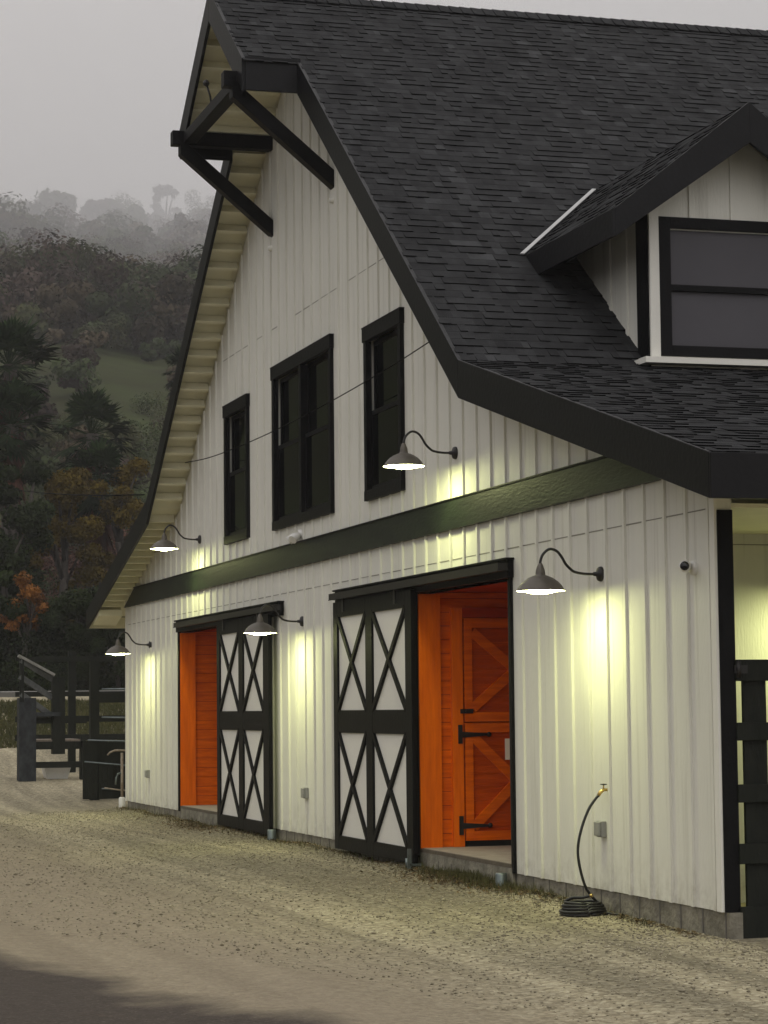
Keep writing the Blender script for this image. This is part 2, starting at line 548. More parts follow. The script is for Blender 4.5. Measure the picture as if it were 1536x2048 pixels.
# ================================================================== BARN
barn = empty('barn', (0, 0, 0), 'white board and batten barn with black gambrel shingle roof, hay hood and two sliding doors', 'barn')
XC = -11.95
W = 23.82
ZB = 0.22
APEX, ZBEND, ZEAVE = 10.40, 4.83, 3.42
XBEND, XEAVE = 7.5, 12.95           # half widths
YF, YH, YBACK = -0.46, -1.11, 14.0
HW = 1.74          # half width of the hay hood


def T(x):
    """top of the roof over x"""
    a = abs(x - XC)
    if a < XBEND:
        return APEX - (APEX - ZBEND) * a / XBEND
    return ZBEND - (ZBEND - ZEAVE) * (a - XBEND) / (XEAVE - XBEND)


def wall_top(x):
    a = abs(x - XC)
    return T(x) - (0.17 if a < XBEND else 0.14)


DOOR2 = (-7.3, -4.5); DOOR1 = (-19.3, -16.5)
ZT = 2.86
holes = [(DOOR2[0], DOOR2[1], ZB - 0.05, ZT), (DOOR1[0], DOOR1[1], ZB - 0.05, ZT),
         (-16.10, -14.82, 4.02, 5.80), (-13.32, -10.60, 4.02, 5.92), (-9.08, -7.80, 4.02, 5.80)]
wall = MB()
bx = sorted(set([-W, 0.0, XC, XC - XBEND, XC + XBEND] + [h[0] for h in holes] + [h[1] for h in holes]))
for a, b in zip(bx[:-1], bx[1:]):
    mid = (a + b) / 2
    cuts = sorted([(h[2], h[3]) for h in holes if h[0] - 1e-6 <= a and b <= h[1] + 1e-6])
    z = ZB
    for c0, c1 in cuts:
        if c0 > z:
            wall.hexa([(a, 0, z), (b, 0, z), (b, .12, z), (a, .12, z), (a, 0, c0), (b, 0, c0), (b, .12, c0), (a, .12, c0)], M['white'])
        z = c1
    ta, tb = wall_top(a + 1e-5), wall_top(b - 1e-5)
    wall.hexa([(a, 0, z), (b, 0, z), (b, .12, z), (a, .12, z), (a, 0, ta), (b, 0, tb), (b, .12, tb), (a, .12, ta)], M['white'])
wall.build('front_wall', barn)

# battens
bat = MB()
BS = 0.4064
SLIDE2 = (-10.2, -7.2); SLIDE1 = (-16.3, -13.3)
block = [(-7.42, -4.36, 0, 3.02), (-19.42, -16.3, 0, 3.02), (-10.3, -7.3, 2.87, 3.02), (-16.4, -12.85, 2.87, 3.02),
         (-16.18, -14.74, 3.96, 5.88), (-13.40, -10.52, 3.95, 6.03), (-9.16, -7.72, 3.96, 5.88), (-30, 5, 3.43, 3.71)]
xb = -0.119
bxs = []
while xb > -W + 0.05:
    bxs.append(xb); xb -= BS
for x in bxs:
    cuts = sorted([(h[2], h[3]) for h in block if h[0] < x + .02 and x - .02 < h[1]])
    z = ZB
    segs = []
    for c0, c1 in cuts:
        if c0 > z + .02: segs.append((z, c0))
        z = max(z, c1)
    segs.append((z, wall_top(x) - 0.05))
    for z0, z1 in segs:
        if z1 - z0 < 0.03: continue
        hw = 0.021
        bat.hexa([(x - hw, -.022, z0), (x + hw, -.022, z0), (x + hw, .0, z0), (x - hw, .0, z0),
                  (x - hw * .9, -.022, z1), (x + hw * .9, -.022, z1), (x + hw, .0, z1), (x - hw, .0, z1)], M['white'])
# corner boards
bat.box(-0.075, 0.012, -.024, 0.0, ZB, wall_top(-0.05) - .03, M['trimwhite'])
bat.box(-W - 0.012, -W + 0.075, -.024, 0.0, ZB, wall_top(-W + .05) - .03, M['trimwhite'])
bat.build('siding_battens', barn)

# horizontal sheet joints between the battens
for zj in (3.14, 6.53):
    for a, b in zip(bxs[1:], bxs[:-1]):
        if zj + .1 > T((a + b) / 2) - .4: continue
        if zj == 6.53 and random.random() < 0.25: continue
        if zj < 4 and abs((a + b) / 2 + 12) > 13: continue
        jn = MB()
        jn.box(a + .022, b - .022, -.003, 0.001, zj - .004 + random.uniform(-.003, .003), zj + .004, M['joint'])
        jn.build('siding_joint', barn)

# dark belt band, clipped under the rake at both ends
bd = MB()


def xat(z, off):
    """|x-XC| where roof top - off equals z on the lower slope"""
    return XBEND + (ZBEND - off - z) / (ZBEND - ZEAVE) * (XEAVE - XBEND)


for (a, b) in ((-6, 6),):
    h0, h1 = min(xat(3.43, .14), 11.87 + 0.0), xat(3.71, .14)
    h0 = min(h0, W / 2 + .03)
    pts = [(XC - h0, -.05, 3.43), (XC + h0, -.05, 3.43), (XC + min(h1, h0), -.05, 3.71), (XC - h1 + 0.35, -.05, 3.71)]
    bd.prism(pts, (0, .0499, 0), M['band'])
bd.box(XC - 11.2, XC + 11.2, -.062, -.0, 3.711, 3.725, M['black'])
bd.build('belt_band', barn)

# foundation with block joints
fo = MB()
for a, b in ((-W, DOOR1[0]), (DOOR1[1], DOOR2[0]), (DOOR2[1], 0.055)):
    fo.box(a, b, 0.012, .118, -.3, ZB - .004, M['conc'])
for a, b in (DOOR1, DOOR2):
    fo.box(a, b, -.02, .3, -.3, 0.262, M['conc'])
x = 0.0
while x > -W:
    if not any(a - .05 < x < b + .05 for a, b in (DOOR1, DOOR2)):
        fo.box(x - .007, x + .007, .006, .013, -.2, ZB - .006, M['jointd'])
    x -= 0.405
for a, b in (DOOR1, DOOR2):
    x = a + .2
    while x < b:
        fo.box(x - .006, x + .006, -.024, -.019, -.2, .2, M['jointd'])
        x += 0.405
fo.build('foundation', barn)

# other walls of the body
bod = MB()
bod.box(-2.62, -2.5, .12, YBACK, -.1, 3.95, M['white'])                 # recessed side wall under the lean-to
bod.box(-W, -W + .12, .12, YBACK, .1, wall_top(-W) - .02, M['white'])
bod.box(-W, -2.5, YBACK - .12, YBACK, .1, 3.9, M['white'])
bod.box(-2.5, 0, YBACK - .12, YBACK, .0, 3.4, M['white'])
bod.prism([(XC - 10, YBACK - .13, 3.9), (XC + 10, YBACK - .13, 3.9), (XC + XBEND, YBACK - .13, 4.6), (XC, YBACK - .13, 10.1), (XC - XBEND, YBACK - .13, 4.6)], (0, .12, 0), M['white'])
bod.box(-W + .12, -2.62, .12, YBACK - .12, 3.2, 3.3, M['void'])
bod.box(-2.5, -.0, .12, YBACK - .12, 3.14, 3.17, M['soffit'])           # ceiling of the stall porch
bod.build('body_walls', barn)
bj = MB()
bj.box(-2.5, -2.496, .5, 2.0, 3.045, 3.053, M['joint'])
bj.build('wall_seam', barn)


# ---------------- shingles
def shingle_field(mb, O, S, U, N, smin, smax, h, expo=0.142):
    """O origin at the eave; S along the eave, U up the slope, N outwards; smin(h), smax(h) -> extents"""
    O, S, U, N = Vector(O), Vector(S), Vector(U), Vector(N)
    nc = int(h / expo) + 1
    mt = M['shingle']
    for c in range(nc):
        h0, h1 = c * expo, min((c + 1) * expo + .004, h)
        if h1 - h0 < .02: continue
        a, b = smin((h0 + h1) / 2), smax((h0 + h1) / 2)
        if b - a < .05: continue
        s = a - random.uniform(0, .3)
        while s < b:
            wd = random.choice((.07, .10, .14, .18, .12, .09))
            s0, s1 = max(s, a), min(s + wd, b)
            if s1 > s0 + .005:
                up = random.random() < 0.45
                tn = random.uniform(.84, 1.14)
                if random.random() < .05: tn *= 1.4
                dark = .10 if (up and random.random() < .75) else .8  # shade dashes under raised tabs put into the butt tone
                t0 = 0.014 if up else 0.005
                p = [O + S * s0 + U * h0 + N * t0, O + S * s1 + U * h0 + N * t0, O + S * s1 + U * h1 + N * .003, O + S * s0 + U * h1 + N * .003]
                mb.poly(p, mt, tn)
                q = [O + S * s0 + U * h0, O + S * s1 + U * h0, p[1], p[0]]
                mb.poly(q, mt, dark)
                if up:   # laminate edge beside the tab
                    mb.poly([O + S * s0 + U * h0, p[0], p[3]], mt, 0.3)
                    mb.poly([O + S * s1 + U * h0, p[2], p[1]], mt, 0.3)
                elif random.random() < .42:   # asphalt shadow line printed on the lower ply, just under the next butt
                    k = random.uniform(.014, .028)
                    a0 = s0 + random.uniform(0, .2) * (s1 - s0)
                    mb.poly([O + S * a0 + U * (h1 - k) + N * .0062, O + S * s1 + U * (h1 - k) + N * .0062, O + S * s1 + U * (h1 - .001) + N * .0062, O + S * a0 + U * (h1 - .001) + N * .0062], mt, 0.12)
            s += wd


def slope_pair(side):
    """returns the two roof planes of one side: (O, U, N, length)"""
    e = Vector((XC + side * XEAVE, 0, ZEAVE)); b = Vector((XC + side * XBEND, 0, ZBEND)); a = Vector((XC, 0, APEX))
    out = []
    for p, q in ((e, b), (b, a)):
        d = q - p
        L = d.length
        d.normalize()
        n = Vector((side * abs(d.z), 0, abs(d.x)))
        out.append((p, d, n, L))
    return out


roof = MB()
for side in (1, -1):
    for k, (p, d, n, L) in enumerate(slope_pair(side)):
        if side == 1:
            if k == 0:
                shingle_field(roof, p + n * .002 + Vector((.02, YF - .02, 0)), (0, 1, 0), d, n, lambda h: 0, lambda h: YBACK + .5, L + .02)
            else:
                hood_h = L - HW / XBEND * L
                shingle_field(roof, p + n * .002 + Vector((0, 0, 0)), (0, 1, 0), d, n, lambda h: (YH - .03) if h > hood_h - .09 else YF - .02, lambda h: YBACK, L)
        else:
            o_ = p + n * .02
            if k == 1:
                hh = L - HW / XBEND * L
                c = [o_ + Vector((0, YF, 0)), o_ + d * hh + Vector((0, YF, 0)), o_ + d * hh + Vector((0, YH, 0)), o_ + d * L + Vector((0, YH, 0)), o_ + d * L + Vector((0, YBACK, 0)), o_ + Vector((0, YBACK, 0))]
            else:
                c = [o_ + Vector((0, YF, 0)), o_ + d * L + Vector((0, YF, 0)), o_ + d * L + Vector((0, YBACK, 0)), o_ + Vector((0, YBACK, 0))]
            roof.poly(c, M['shingle'], .9)
# ridge caps: a row of lapped shingles
y = YH - .03
while y < YBACK:
    z = APEX + .032
    for sg in (1, -1):
        roof.poly([(XC, y, z + .014), (XC + sg * .17, y, z - .126 + .014), (XC + sg * .17, y + .2, z - .13), (XC, y + .2, z)], M['shingle'], random.uniform(.75, 1.1))
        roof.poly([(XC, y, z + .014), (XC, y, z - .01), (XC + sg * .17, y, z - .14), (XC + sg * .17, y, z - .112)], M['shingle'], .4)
    y += .145
rf = roof.build('roof_shingles', barn)

# deck under the shingles (its soffit side is painted cream)
dk = MB()
TH = 0.10
for side in (1, -1):
    for k, (p, d, n, L) in enumerate(slope_pair(side)):
        a0 = p + Vector((0, YF + .002, 0)); 
        nn = n
        e0 = p; e1 = p + d * L
        ex = (0.0 if k == 0 else 0.0)
        q0, q1 = e0 - nn * TH, e1 - nn * TH
        if k == 0: q1 = e1 + Vector((0, 0, -TH * 1.05))
        if k == 1: q0 = e0 + Vector((0, 0, -TH * 1.05)); q1 = e1 + Vector((0, 0, -TH * 1.25))
        for (ya, yb, hh) in ((YF + .002, YBACK, 0.0),) + (((YH + .002, YF + .001, 1 - HW / XBEND),) if k == 1 else ()):
            s0 = e0.lerp(e1, hh); t0 = q0.lerp(q1, hh)
            dk.hexa([(t0.x, ya, t0.z), (q1.x, ya, q1.z), (q1.x, yb, q1.z), (t0.x, yb, t0.z),
                     (s0.x, ya, s0.z - .002), (e1.x, ya, e1.z - .002), (e1.x, yb, e1.z - .002), (s0.x, yb, s0.z - .002)], M['soffit'])
dk.build('roof_deck', barn)

# lookouts under the overhang
for side in (1, -1):
    for k, (p, d, n, L) in enumerate(slope_pair(side)):
        s = 0.30
        while s < L - .12:
            c = p + d * s - n * (TH + .06)
            hood = (k == 1 and (L - s) < HW / XBEND * L - .1)
            y0 = YH + .02 if hood else YF + .02
            lk = MB()
            lk.bar((c.x, y0, c.z), (c.x, -.025, c.z), .045, .118, M['soffit'], up=n)
            lk.build('soffit_lookout', barn)
            s += 0.335

# rake fascia boards and eave fascia
FD = 0.30
fa = MB()


def rake(x_pts, y0, th, mb, depth=FD, m=M['fascia']):
    """board whose top follows T at x_pts"""
    for a, b in zip(x_pts[:-1], x_pts[1:]):
        ka = depth * (1.245 if max(abs(a - XC), abs(b - XC)) <= XBEND + 1e-3 else 1.033)
        def zb(x):
            if abs(abs(x - XC) - XBEND) < 1e-3: return T(x) - depth * 1.13
            return T(x) - ka
        za, zc = T(a) + .012, T(b) + .012
        mb.hexa([(a, y0, zb(a)), (b, y0, zb(b)), (b, y0 + th, zb(b)), (a, y0 + th, zb(a)), (a, y0, za), (b, y0, zc), (b, y0 + th, zc), (a, y0 + th, za)], m)


for side in (1, -1):
    rake([XC + side * v for v in ((HW, XBEND, XEAVE))], YF - .04, .04, fa)
    rake([XC, XC + side * (HW + .02)], YH - .04, .04, fa)
    # return board along the side of the hood
    xh = XC + side * HW
    x0, x1 = (xh, xh + .035) if side > 0 else (xh - .035, xh)
    zt = T(xh) + .0
    fa.box(x0, x1, YH, YF, zt - .37, zt + .022, M['fascia'])
    # eave
    xe = XC + side * XEAVE
    x0, x1 = (xe, xe + .035) if side > 0 else (xe - .035, xe)
    fa.box(x0, x1, YF - .04, YBACK, ZEAVE - FD * 1.033, ZEAVE + .004, M['fascia'])
fa.build('fascia', barn, bevel=.004)
# cream backing seen on the inner faces of the rake and eave boards
for side in (1, -1):
    fb = MB()
    xe = XC + side * (XEAVE - .02)
    fb.box(xe - .02, xe + .018, YF + .004, YBACK - .01, ZEAVE - .30, ZEAVE - .11, M['soffit'])
    fb.build('eave_backing', barn)
    if side < 0:
        fb = MB()
        fb.prism([(XC - 12.6, YF + .01, 3.16), (XC - 12.0, YF + .01, 3.40), (XC - 12.0, YF + .01, 3.30)], (0, .4, 0), M['soffit'])
        fb.build('eave_bracket', barn)

# hay hood beams
hb = MB()
hb.box(-13.56, -13.40, -1.30, -.0, 8.84, 9.02, M['black'])
hb.box(-10.60, -10.44, -1.30, -.0, 8.84, 9.02, M['black'])
hb.box(-13.40, -10.60, -1.16, -1.00, 8.86, 9.00, M['black'])
for x in (-13.48, -10.52):
    a = Vector((x, -1.16, 8.86)); b = Vector((x, -.0, 7.84))
    hb.hexa([(x - .08, -1.20, 8.72), (x + .08, -1.20, 8.72), (x + .08, -.0, 7.72), (x - .08, -.0, 7.72),
             (x - .08, -1.20, 8.93), (x + .08, -1.20, 8.93), (x + .08, -.0, 7.93), (x - .08, -.0, 7.93)], M['black'])
hb.build('hay_hood_beams', barn, bevel=.006)
hk = MB()
hk.tube([(-12.1, -1.08, 9.0), (-12.1, -1.10, 9.14), (-12.1, -1.14, 9.27)], .012, M['steel'])
hk.lathe([(0.001, -.045), (.03, -.03), (.042, 0), (.03, .03), (.001, .045)], (-12.1, -1.15, 9.3), M['steel'], n=12)
hk.build('hay_hook', barn)
# small bolts under the braces
for x in (-13.5, -10.5):
    pb = MB()
    pb.lathe([(.001, -.05), (.03, -.045), (.04, 0)], (x, 0, 7.58), M['trimwhite'], n=12, axis='y')
    pb.build('light_socket', barn)


# ---------------- gable windows
def gable_window(x0, x1, z0, z1, n):
    r = bpy.data.objects.new('window', None)
    COL.objects.link(r); r.parent = barn
    c = MB()
    B = M['black']
    c.box(x0 - .02, x1 + .02, -.055, .02, z1 - .15, z1, B)          # head
    c.box(x0 - .03, x1 + .03, -.058, .0, z1, z1 + .015, B)
    c.box(x0, x1, -.05, .02, z0, z0 + .11, B)
    c.box(x0, x0 + .10, -.045, .02, z0 + .11, z1 - .15, B)
    c.box(x1 - .10, x1, -.045, .02, z0 + .11, z1 - .15, B)
    c.build('window_casing', r, bevel=.003)
    xi = [x0 + .10, x1 - .10] if n == 1 else [x0 + .10, (x0 + x1) / 2 - .055, (x0 + x1) / 2 + .055, x1 - .10]
    if n == 2:
        c = MB(); c.box(xi[1], xi[2], -.045, .06, z0 + .11, z1 - .15, B); c.build('mullion', r, bevel=.003)
    for a, b in zip(xi[::2], xi[1::2]):
        zb, zt = z0 + .11, z1 - .15
        zm = zb + (zt - zb) * .52
        for (q0, q1, yy, nm) in ((zb, zm + .02, .012, 'lower'), (zm - .02, zt, .045, 'upper')):
            s = MB(); t = .05
            s.box(a, a + t, yy, yy + .03, q0, q1, B); s.box(b - t, b, yy, yy + .03, q0, q1, B)
            s.box(a + t, b - t, yy, yy + .03, q0, q0 + t, B); s.box(a + t, b - t, yy, yy + .03, q1 - t, q1, B)
            s.build('sash', r)
            s = MB(); s.box(a + t, b - t, yy + .012, yy + .018, q0 + t, q1 - t, M['pane']); s.build('pane', r)
    s = MB(); s.box(x0 + .02, x1 - .02, .30, .32, z0, z1, M['void']); s.build('dark_room_sheet', r)  # dark sheet: darkness of the unlit room put into its colour
    return r


gable_window(-16.16, -14.78, 3.96, 5.86, 1)
gable_window(-13.38, -10.54, 3.95, 6.01, 2)
gable_window(-9.14, -7.74, 3.96, 5.86, 1)


# ---------------- sliding doors
def sliding_door(x0, x1, left_stile, centre, right_stile):
    r = bpy.data.objects.new('sliding_door', None)
    COL.objects.link(r); r.parent = barn
    B = M['black']
    yf, yb = -.125, -.075
    zt, zb = 2.90, .15
    p = MB(); p.box(x0 + .03, x1 - .03, -.10, -.085, zb + .05, zt - .05, M['trimwhite']); p.build('white_panel', r)
    f = MB()
    f.box(x0, x0 + left_stile, yf, yb, zb, zt, B)
    f.box(x1 - right_stile, x1, yf, yb, zb, zt, B)
    f.box(centre[0], centre[1], yf, yb, zb, zt, B)
    for a, b in ((x0 + left_stile, centre[0]), (centre[1], x1 - right_stile)):
        f.box(a, b, yf, yb, zb, zb + .15, B); f.box(a, b, yf + .002, yb, 1.44, 1.69, B); f.box(a, b, yf, yb, zt - .17, zt, B)
    f.build('door_frame', r, bevel=.004)
    for a, b in ((x0 + left_stile, centre[0]), (centre[1], x1 - right_stile)):
        for z0, z1 in ((zb + .15, 1.44), (1.69, zt - .17)):
            q = MB()
            q.bar((a, -.1155, z0), (b, -.1155, z1), .03, .062, B, up=(0, 0, 1))
            q.bar((a, -.1145, z1), (b, -.1145, z0), .027, .062, B, up=(0, 0, 1))
            q.build('cross_brace', r)
    # hangers
    for x in (x0 + .45, x1 - .55):
        h = MB(); h.box(x - .03, x + .03, -.14, -.125, zt - .12, zt + .08, M['steel']); h.build('roller_hanger', r)
    return r


sliding_door(SLIDE2[0], SLIDE2[1], .17, (-8.89, -8.64), .22)
sliding_door(SLIDE1[0], SLIDE1[1], .17, (-14.98, -14.73), .30)
for (a, b, ta, tb) in ((-10.35, -4.42, -10.1, -4.45), (-19.42, -12.98, -18.95, -12.93)):
    t = MB()
    t.box(a, b, -.06, .0, 2.87, 3.03, M['black'])
    t.box(a - .02, b + .02, -.085, .0, 3.03, 3.05, M['black'])
    t.build('door_header', barn, bevel=.003)
    t = MB()
    t.box(ta - .15, tb + .05, -.16, -.065, 2.93, 3.0, M['steel'])
    t.box(ta - .15, tb + .05, -.165, -.16, 2.925, 2.935, M['steel'])
    t.build('door_track', barn)

# ---------------- aisles behind the door openings
for (a, b) in (DOOR1, DOOR2):
    near = (a == DOOR2[0])
    al = MB()
    O, OV, RW = M['orange'], M['orangev'], M['redwood']
    dp = 3.2
    al.box(a, b, 0.002, dp, .10, .30, M['floor'])
    al.box(a - .3, b + .3, .12, dp, ZT + .02, ZT + .08, RW)
    al.box(b + .16, b + .2, .12, dp, .1, ZT + .05, O)
    al.box(a - .3, b + .3, dp, dp + .05, .1, ZT + .05, O)
    al.build('aisle_room', barn)
    # horizontal planks on the wall that faces the camera
    pl = MB()
    z = .30; 
    while z < ZT:
        z1 = min(z + .139, ZT + .02)
        pl.box(a - .045, a - .02 + random.uniform(-.002, .002), .12, dp, z, z1 - .006, O)
        z += .14
    pl.box(a - .07, a - .046, .12, dp, .3, ZT, RW)
    pl.build('aisle_planks', barn)
    jb = MB()
    jb.box(a, a + .03, -.02, .21, .28, ZT, OV)
    jb.box(b, b + .02, .0, .12, .28, ZT, OV)
    jb.box(a + .03, b, 0.0, .12, ZT - .0, ZT + .03, RW)
    jb.build('door_jamb', barn)
    cs = MB()
    cs.box(a - .06, a - .0, -.045, -.0, ZB, 2.87, M['black'])
    cs.build('opening_trim', barn)
    cs = MB()
    cs.box(b - .0, b + .05, -.028, -.0, ZB, 2.87, M['black'])
    cs.box(b - .018, b + .0, -.028, .14, .28, ZT, M['steel'])
    cs.build('opening_trim', barn)
    sl = MB()
    sl.box(a, b, -.022, .002, .262, .296, M['sill'])
    sl.build('door_sill', barn)

# dutch stall door on the aisle wall
DX = DOOR2[0] - .012
dd_ = bpy.data.objects.new('dutch_door', None)
COL.objects.link(dd_); dd_.parent = barn
O, OV, RW = M['orange'], M['orangev'], M['redwood']
fr = MB()
fr.box(DX - .03, DX + .045, .33, .445, .3, 2.72, OV)
fr.box(DX - .03, DX + .045, 1.58, 1.70, .3, 2.72, OV)
fr.box(DX - .03, DX + .045, .445, 1.58, 2.62, 2.72, RW)
fr.build('door_frame', dd_, bevel=.004)
for (z0, z1, nm) in ((1.56, 2.61, 'upper'), (.36, 1.545, 'lower')):
    lf = MB()
    y0, y1 = .462, 1.575
    z = z0
    while z < z1 - .01:
        zz = min(z + .135, z1)
        lf.box(DX - .02, DX + .012 + random.uniform(-.001, .001), y0, y1, z, zz - .005, M['orange_dark'])
        z = zz
    lf.build('%s_leaf' % nm, dd_)
    tr = MB()
    yi0, yi1, zi0, zi1 = y0 + .085, y1 - .085, z0 + .095, z1 - .095
    tr.box(DX + .012, DX + .046, y0, yi0, z0, z1, O); tr.box(DX + .012, DX + .046, yi1, y1, z0, z1, O)
    tr.box(DX + .012, DX + .0455, yi0, yi1, z0, zi0, O); tr.box(DX + .012, DX + .0455, yi0, yi1, zi1, z1, O)
    tr.bar((DX + .028, yi0, zi0 + .04), (DX + .028, yi1, zi1 - .04), .031, .10, O, up=(0, 0, 1))
    tr.bar((DX + .0275, yi0, zi1 - .04), (DX + .0275, yi1, zi0 + .04), .029, .10, O, up=(0, 0, 1))
    tr.build('%s_brace' % nm, dd_, bevel=.003)
for z in (1.43, .51):
    h = MB()
    h.box(DX + .046, DX + .056, .385, .43, z - .09, z + .10, M['steel'])
    h.hexa([(DX + .047, .43, z - .03), (DX + .054, .43, z - .03), (DX + .054, .43, z + .03), (DX + .047, .43, z + .03),
            (DX + .047, .70, z - .012), (DX + .054, .70, z - .012), (DX + .054, .70, z + .012), (DX + .047, .70, z + .012)], M['steel'])
    h.lathe([(.001, -.004), (.026, -.004), (.026, .004), (.001, .004)], (DX + .05, .715, z), M['steel'], n=10, axis='x')
    h.build('strap_hinge', dd_)
h = MB()
h.box(DX + .047, DX + .06, .41, .545, 1.645, 1.69, M['steel']); h.tube([(DX + .05, .47, 1.667), (DX + .09, .47, 1.667)], .01, M['steel'])
h.build('latch', dd_)
h = MB(); h.box(DX + .047, DX + .049, .885, 1.01, 1.17, 1.385, M['paper'])
pn = h.build('paper_notice', None)
tag(pn, 'blank cream paper notice fixed to the lower half of the orange stall door', 'notice')
h = MB(); h.box(DX - .018, DX - .005, .462, 1.575, .3, .36, M['void']); h.build('door_gap_shade', dd_)  # solid dark strip: shade of the gap under the door put into colour

# galvanised guide stubs at the opening corners
for (x, nm) in ((-4.62, 'near'), (-13.32, 'far')):
    g = MB()
    g.lathe([(.055, -.1), (.055, .085), (.048, .1), (.001, .103)], (0, 0, 0), M['galv'], n=18)
    g.build('post_cap', None).location = (x, -.09, float(gz(x, -.09)) + .03)
    ob = bpy.data.objects['post_cap' if nm == 'near' else 'post_cap.001']
    tag(ob, 'short galvanised round stub at the right foot of the open nearer doorway' if nm == 'near' else 'short galvanised round stub at the right foot of the farther sliding door', 'door stop', 'galvanised door stops')
g = MB()
g.box(-7.34, -7.18, -.17, -.04, .13, .15, M['galv']); g.tube([(-7.3, -.16, .1), (-7.3, -.16, .2)], .02, M['galv'])
g.box(-7.20, -7.18, -.19, -.15, .1, .3, M['galv'])
g.build('roller_guide', barn)

# ================================================================== dormer (part of the barn)
dm = bpy.data.objects.new('dormer', None)
COL.objects.link(dm); dm.parent = barn
DXF, DXR, DYC = -4.40, -4.0, 2.21
DHW = .84; DEH = 1.35
ZR, ZE = 7.25, 6.19
slope = (ZR - ZE) / DEH


def xroof(z):
    """x on the upper slope of the main roof with height z"""
    return -4.45 - (z - ZBEND) / ((APEX - ZBEND) / XBEND)


dw = MB()
zu = ZR - slope * DHW - .12
# front wall, with the window opening, cheeks
wy0, wy1, wz0, wz1 = DYC - .64, DYC + .64, 5.02, 6.12
for (a, b, c, d_) in ((DYC - DHW, wy0, 4.7, zu), (wy1, DYC + DHW, 4.7, zu), (wy0, wy1, 4.7, wz0), (wy0, wy1, wz1, zu)):
    if d_ > c: dw.box(DXF - .1, DXF, a, b, c, d_, M['white'])
zz0 = zu
dw.prism([(DXF - .1, DYC - DHW, zz0), (DXF - .1, DYC + DHW, zz0), (DXF - .1, DYC, ZR - .13)], (.1, 0, 0), M['white'])
for sg in (-1, 1):
    y = DYC + sg * DHW
    y0, y1 = (y, y + .09) if sg < 0 else (y - .09, y)
    dw.hexa([(-7.4, y0, 4.6), (DXF - .1, y0, 4.6), (DXF - .1, y1, 4.6), (-7.4, y1, 4.6), (-7.4, y0, zu), (DXF - .1, y0, zu), (DXF - .1, y1, zu), (-7.4, y1, zu)], M['white'])
    yy = y - .003 if sg < 0 else y + .003
    for xx in (-4.95, -5.36):
        dw.box(xx - .02, xx + .02, min(yy, y) - .015, max(yy, y) + .0, 4.7, zu, M['white'])
for yb_ in (DYC - .42, DYC - .0, DYC + .42):
    dw.box(DXF, DXF + .018, yb_ - .018, yb_ + .018, 6.23, ZR - .15 - slope * abs(yb_ - DYC) - .03, M['white'])
dw.build('dormer_walls', dm)
# corner strips
cs = MB()
cs.box(DXF - .27, DXF, DYC - DHW - .022, DYC - DHW, 4.78, zu, M['black'])
cs.build('corner_board', dm)
cs = MB()
cs.box(DXF, DXF + .03, DYC - DHW - .01, DYC - .755, 4.90, zu, M['trimwhite'])
cs.box(DXF, DXF + .03, DYC + .755, DYC + DHW, 4.90, zu, M['trimwhite'])
cs.box(DXF - .02, DXF + .16, DYC - DHW - .12, DYC + DHW + .12, 4.845, 4.90, M['trimwhite'])
cs.box(DXF - .25, DXF - .02, DYC - DHW - .12, DYC - DHW - .09, 4.86, 4.895, M['trimwhite'])
cs.build('dormer_trim', dm)
dwn = MB()
for (a, b, c, d_) in ((DYC - .755, DYC - .64, 4.93, 6.235), (DYC + .64, DYC + .755, 4.93, 6.235), (DYC - .64, DYC + .64, 6.13, 6.235), (DYC - .64, DYC + .64, 4.93, 5.03)):
    dwn.box(DXF - .05, DXF + .035, a, b, c, d_, M['black'])
dwn.box(DXF - .03, DXF + .012, DYC - .64, DYC + .64, 5.545, 5.605, M['black'])
dwn.build('dormer_window_frame', dm, bevel=.003)
pn = MB(); pn.box(DXF - .04, DXF - .03, DYC - .64, DYC + .64, 5.03, 5.55, M['pane_sky']); pn.build('dormer_pane', dm)
pn = MB(); pn.box(DXF - .03, DXF - .02, DYC - .64, DYC + .64, 5.60, 6.13, M['pane_sky']); pn.build('dormer_pane', dm)
# roof planes
ds = MB(); dkk = MB()
for sg in (-1, 1):
    ye = DYC + sg * DEH
    P = [(DXR, DYC, ZR), (DXR, ye, ZE), (xroof(ZE) - .0, ye, ZE), (xroof(ZR), DYC, ZR)]
    dkk.hexa([(p[0], p[1], p[2] - .09) for p in P] + [(p[0], p[1], p[2] - .004) for p in P], M['soffit'])
    U = Vector((0, -sg * DEH, ZR - ZE)); L = U.length; U.normalize()
    N = Vector((0, sg * (ZR - ZE), DEH)).normalized()
    if sg < 0:
        S = Vector((-1, 0, 0))
    else:
        S = Vector((-1, 0, 0))
    shingle_field(ds, Vector((DXR + .02, ye, ZE)), S, U, N, lambda h: 0, lambda h: (DXR - xroof(ZE + h / L * (ZR - ZE))) + .02, L, expo=.14)
ds.build('dormer_shingles', dm)
dkk.build('dormer_deck', dm)
df = MB()
for sg in (-1, 1):
    ye = DYC + sg * DEH
    P = [(DXR, DYC, ZR - .37), (DXR, ye, ZE - .25), (DXR, ye, ZE + .012), (DXR, DYC, ZR + .012)]
    df.prism(P, (.04, 0, 0), M['fascia'])
    y0, y1 = (ye - .03, ye) if sg < 0 else (ye, ye + .03)
    df.box(xroof(ZE) - .05, DXR + .04, y0, y1, ZE - .25, ZE + .004, M['fascia'])
df.build('dormer_fascia', dm, bevel=.003)
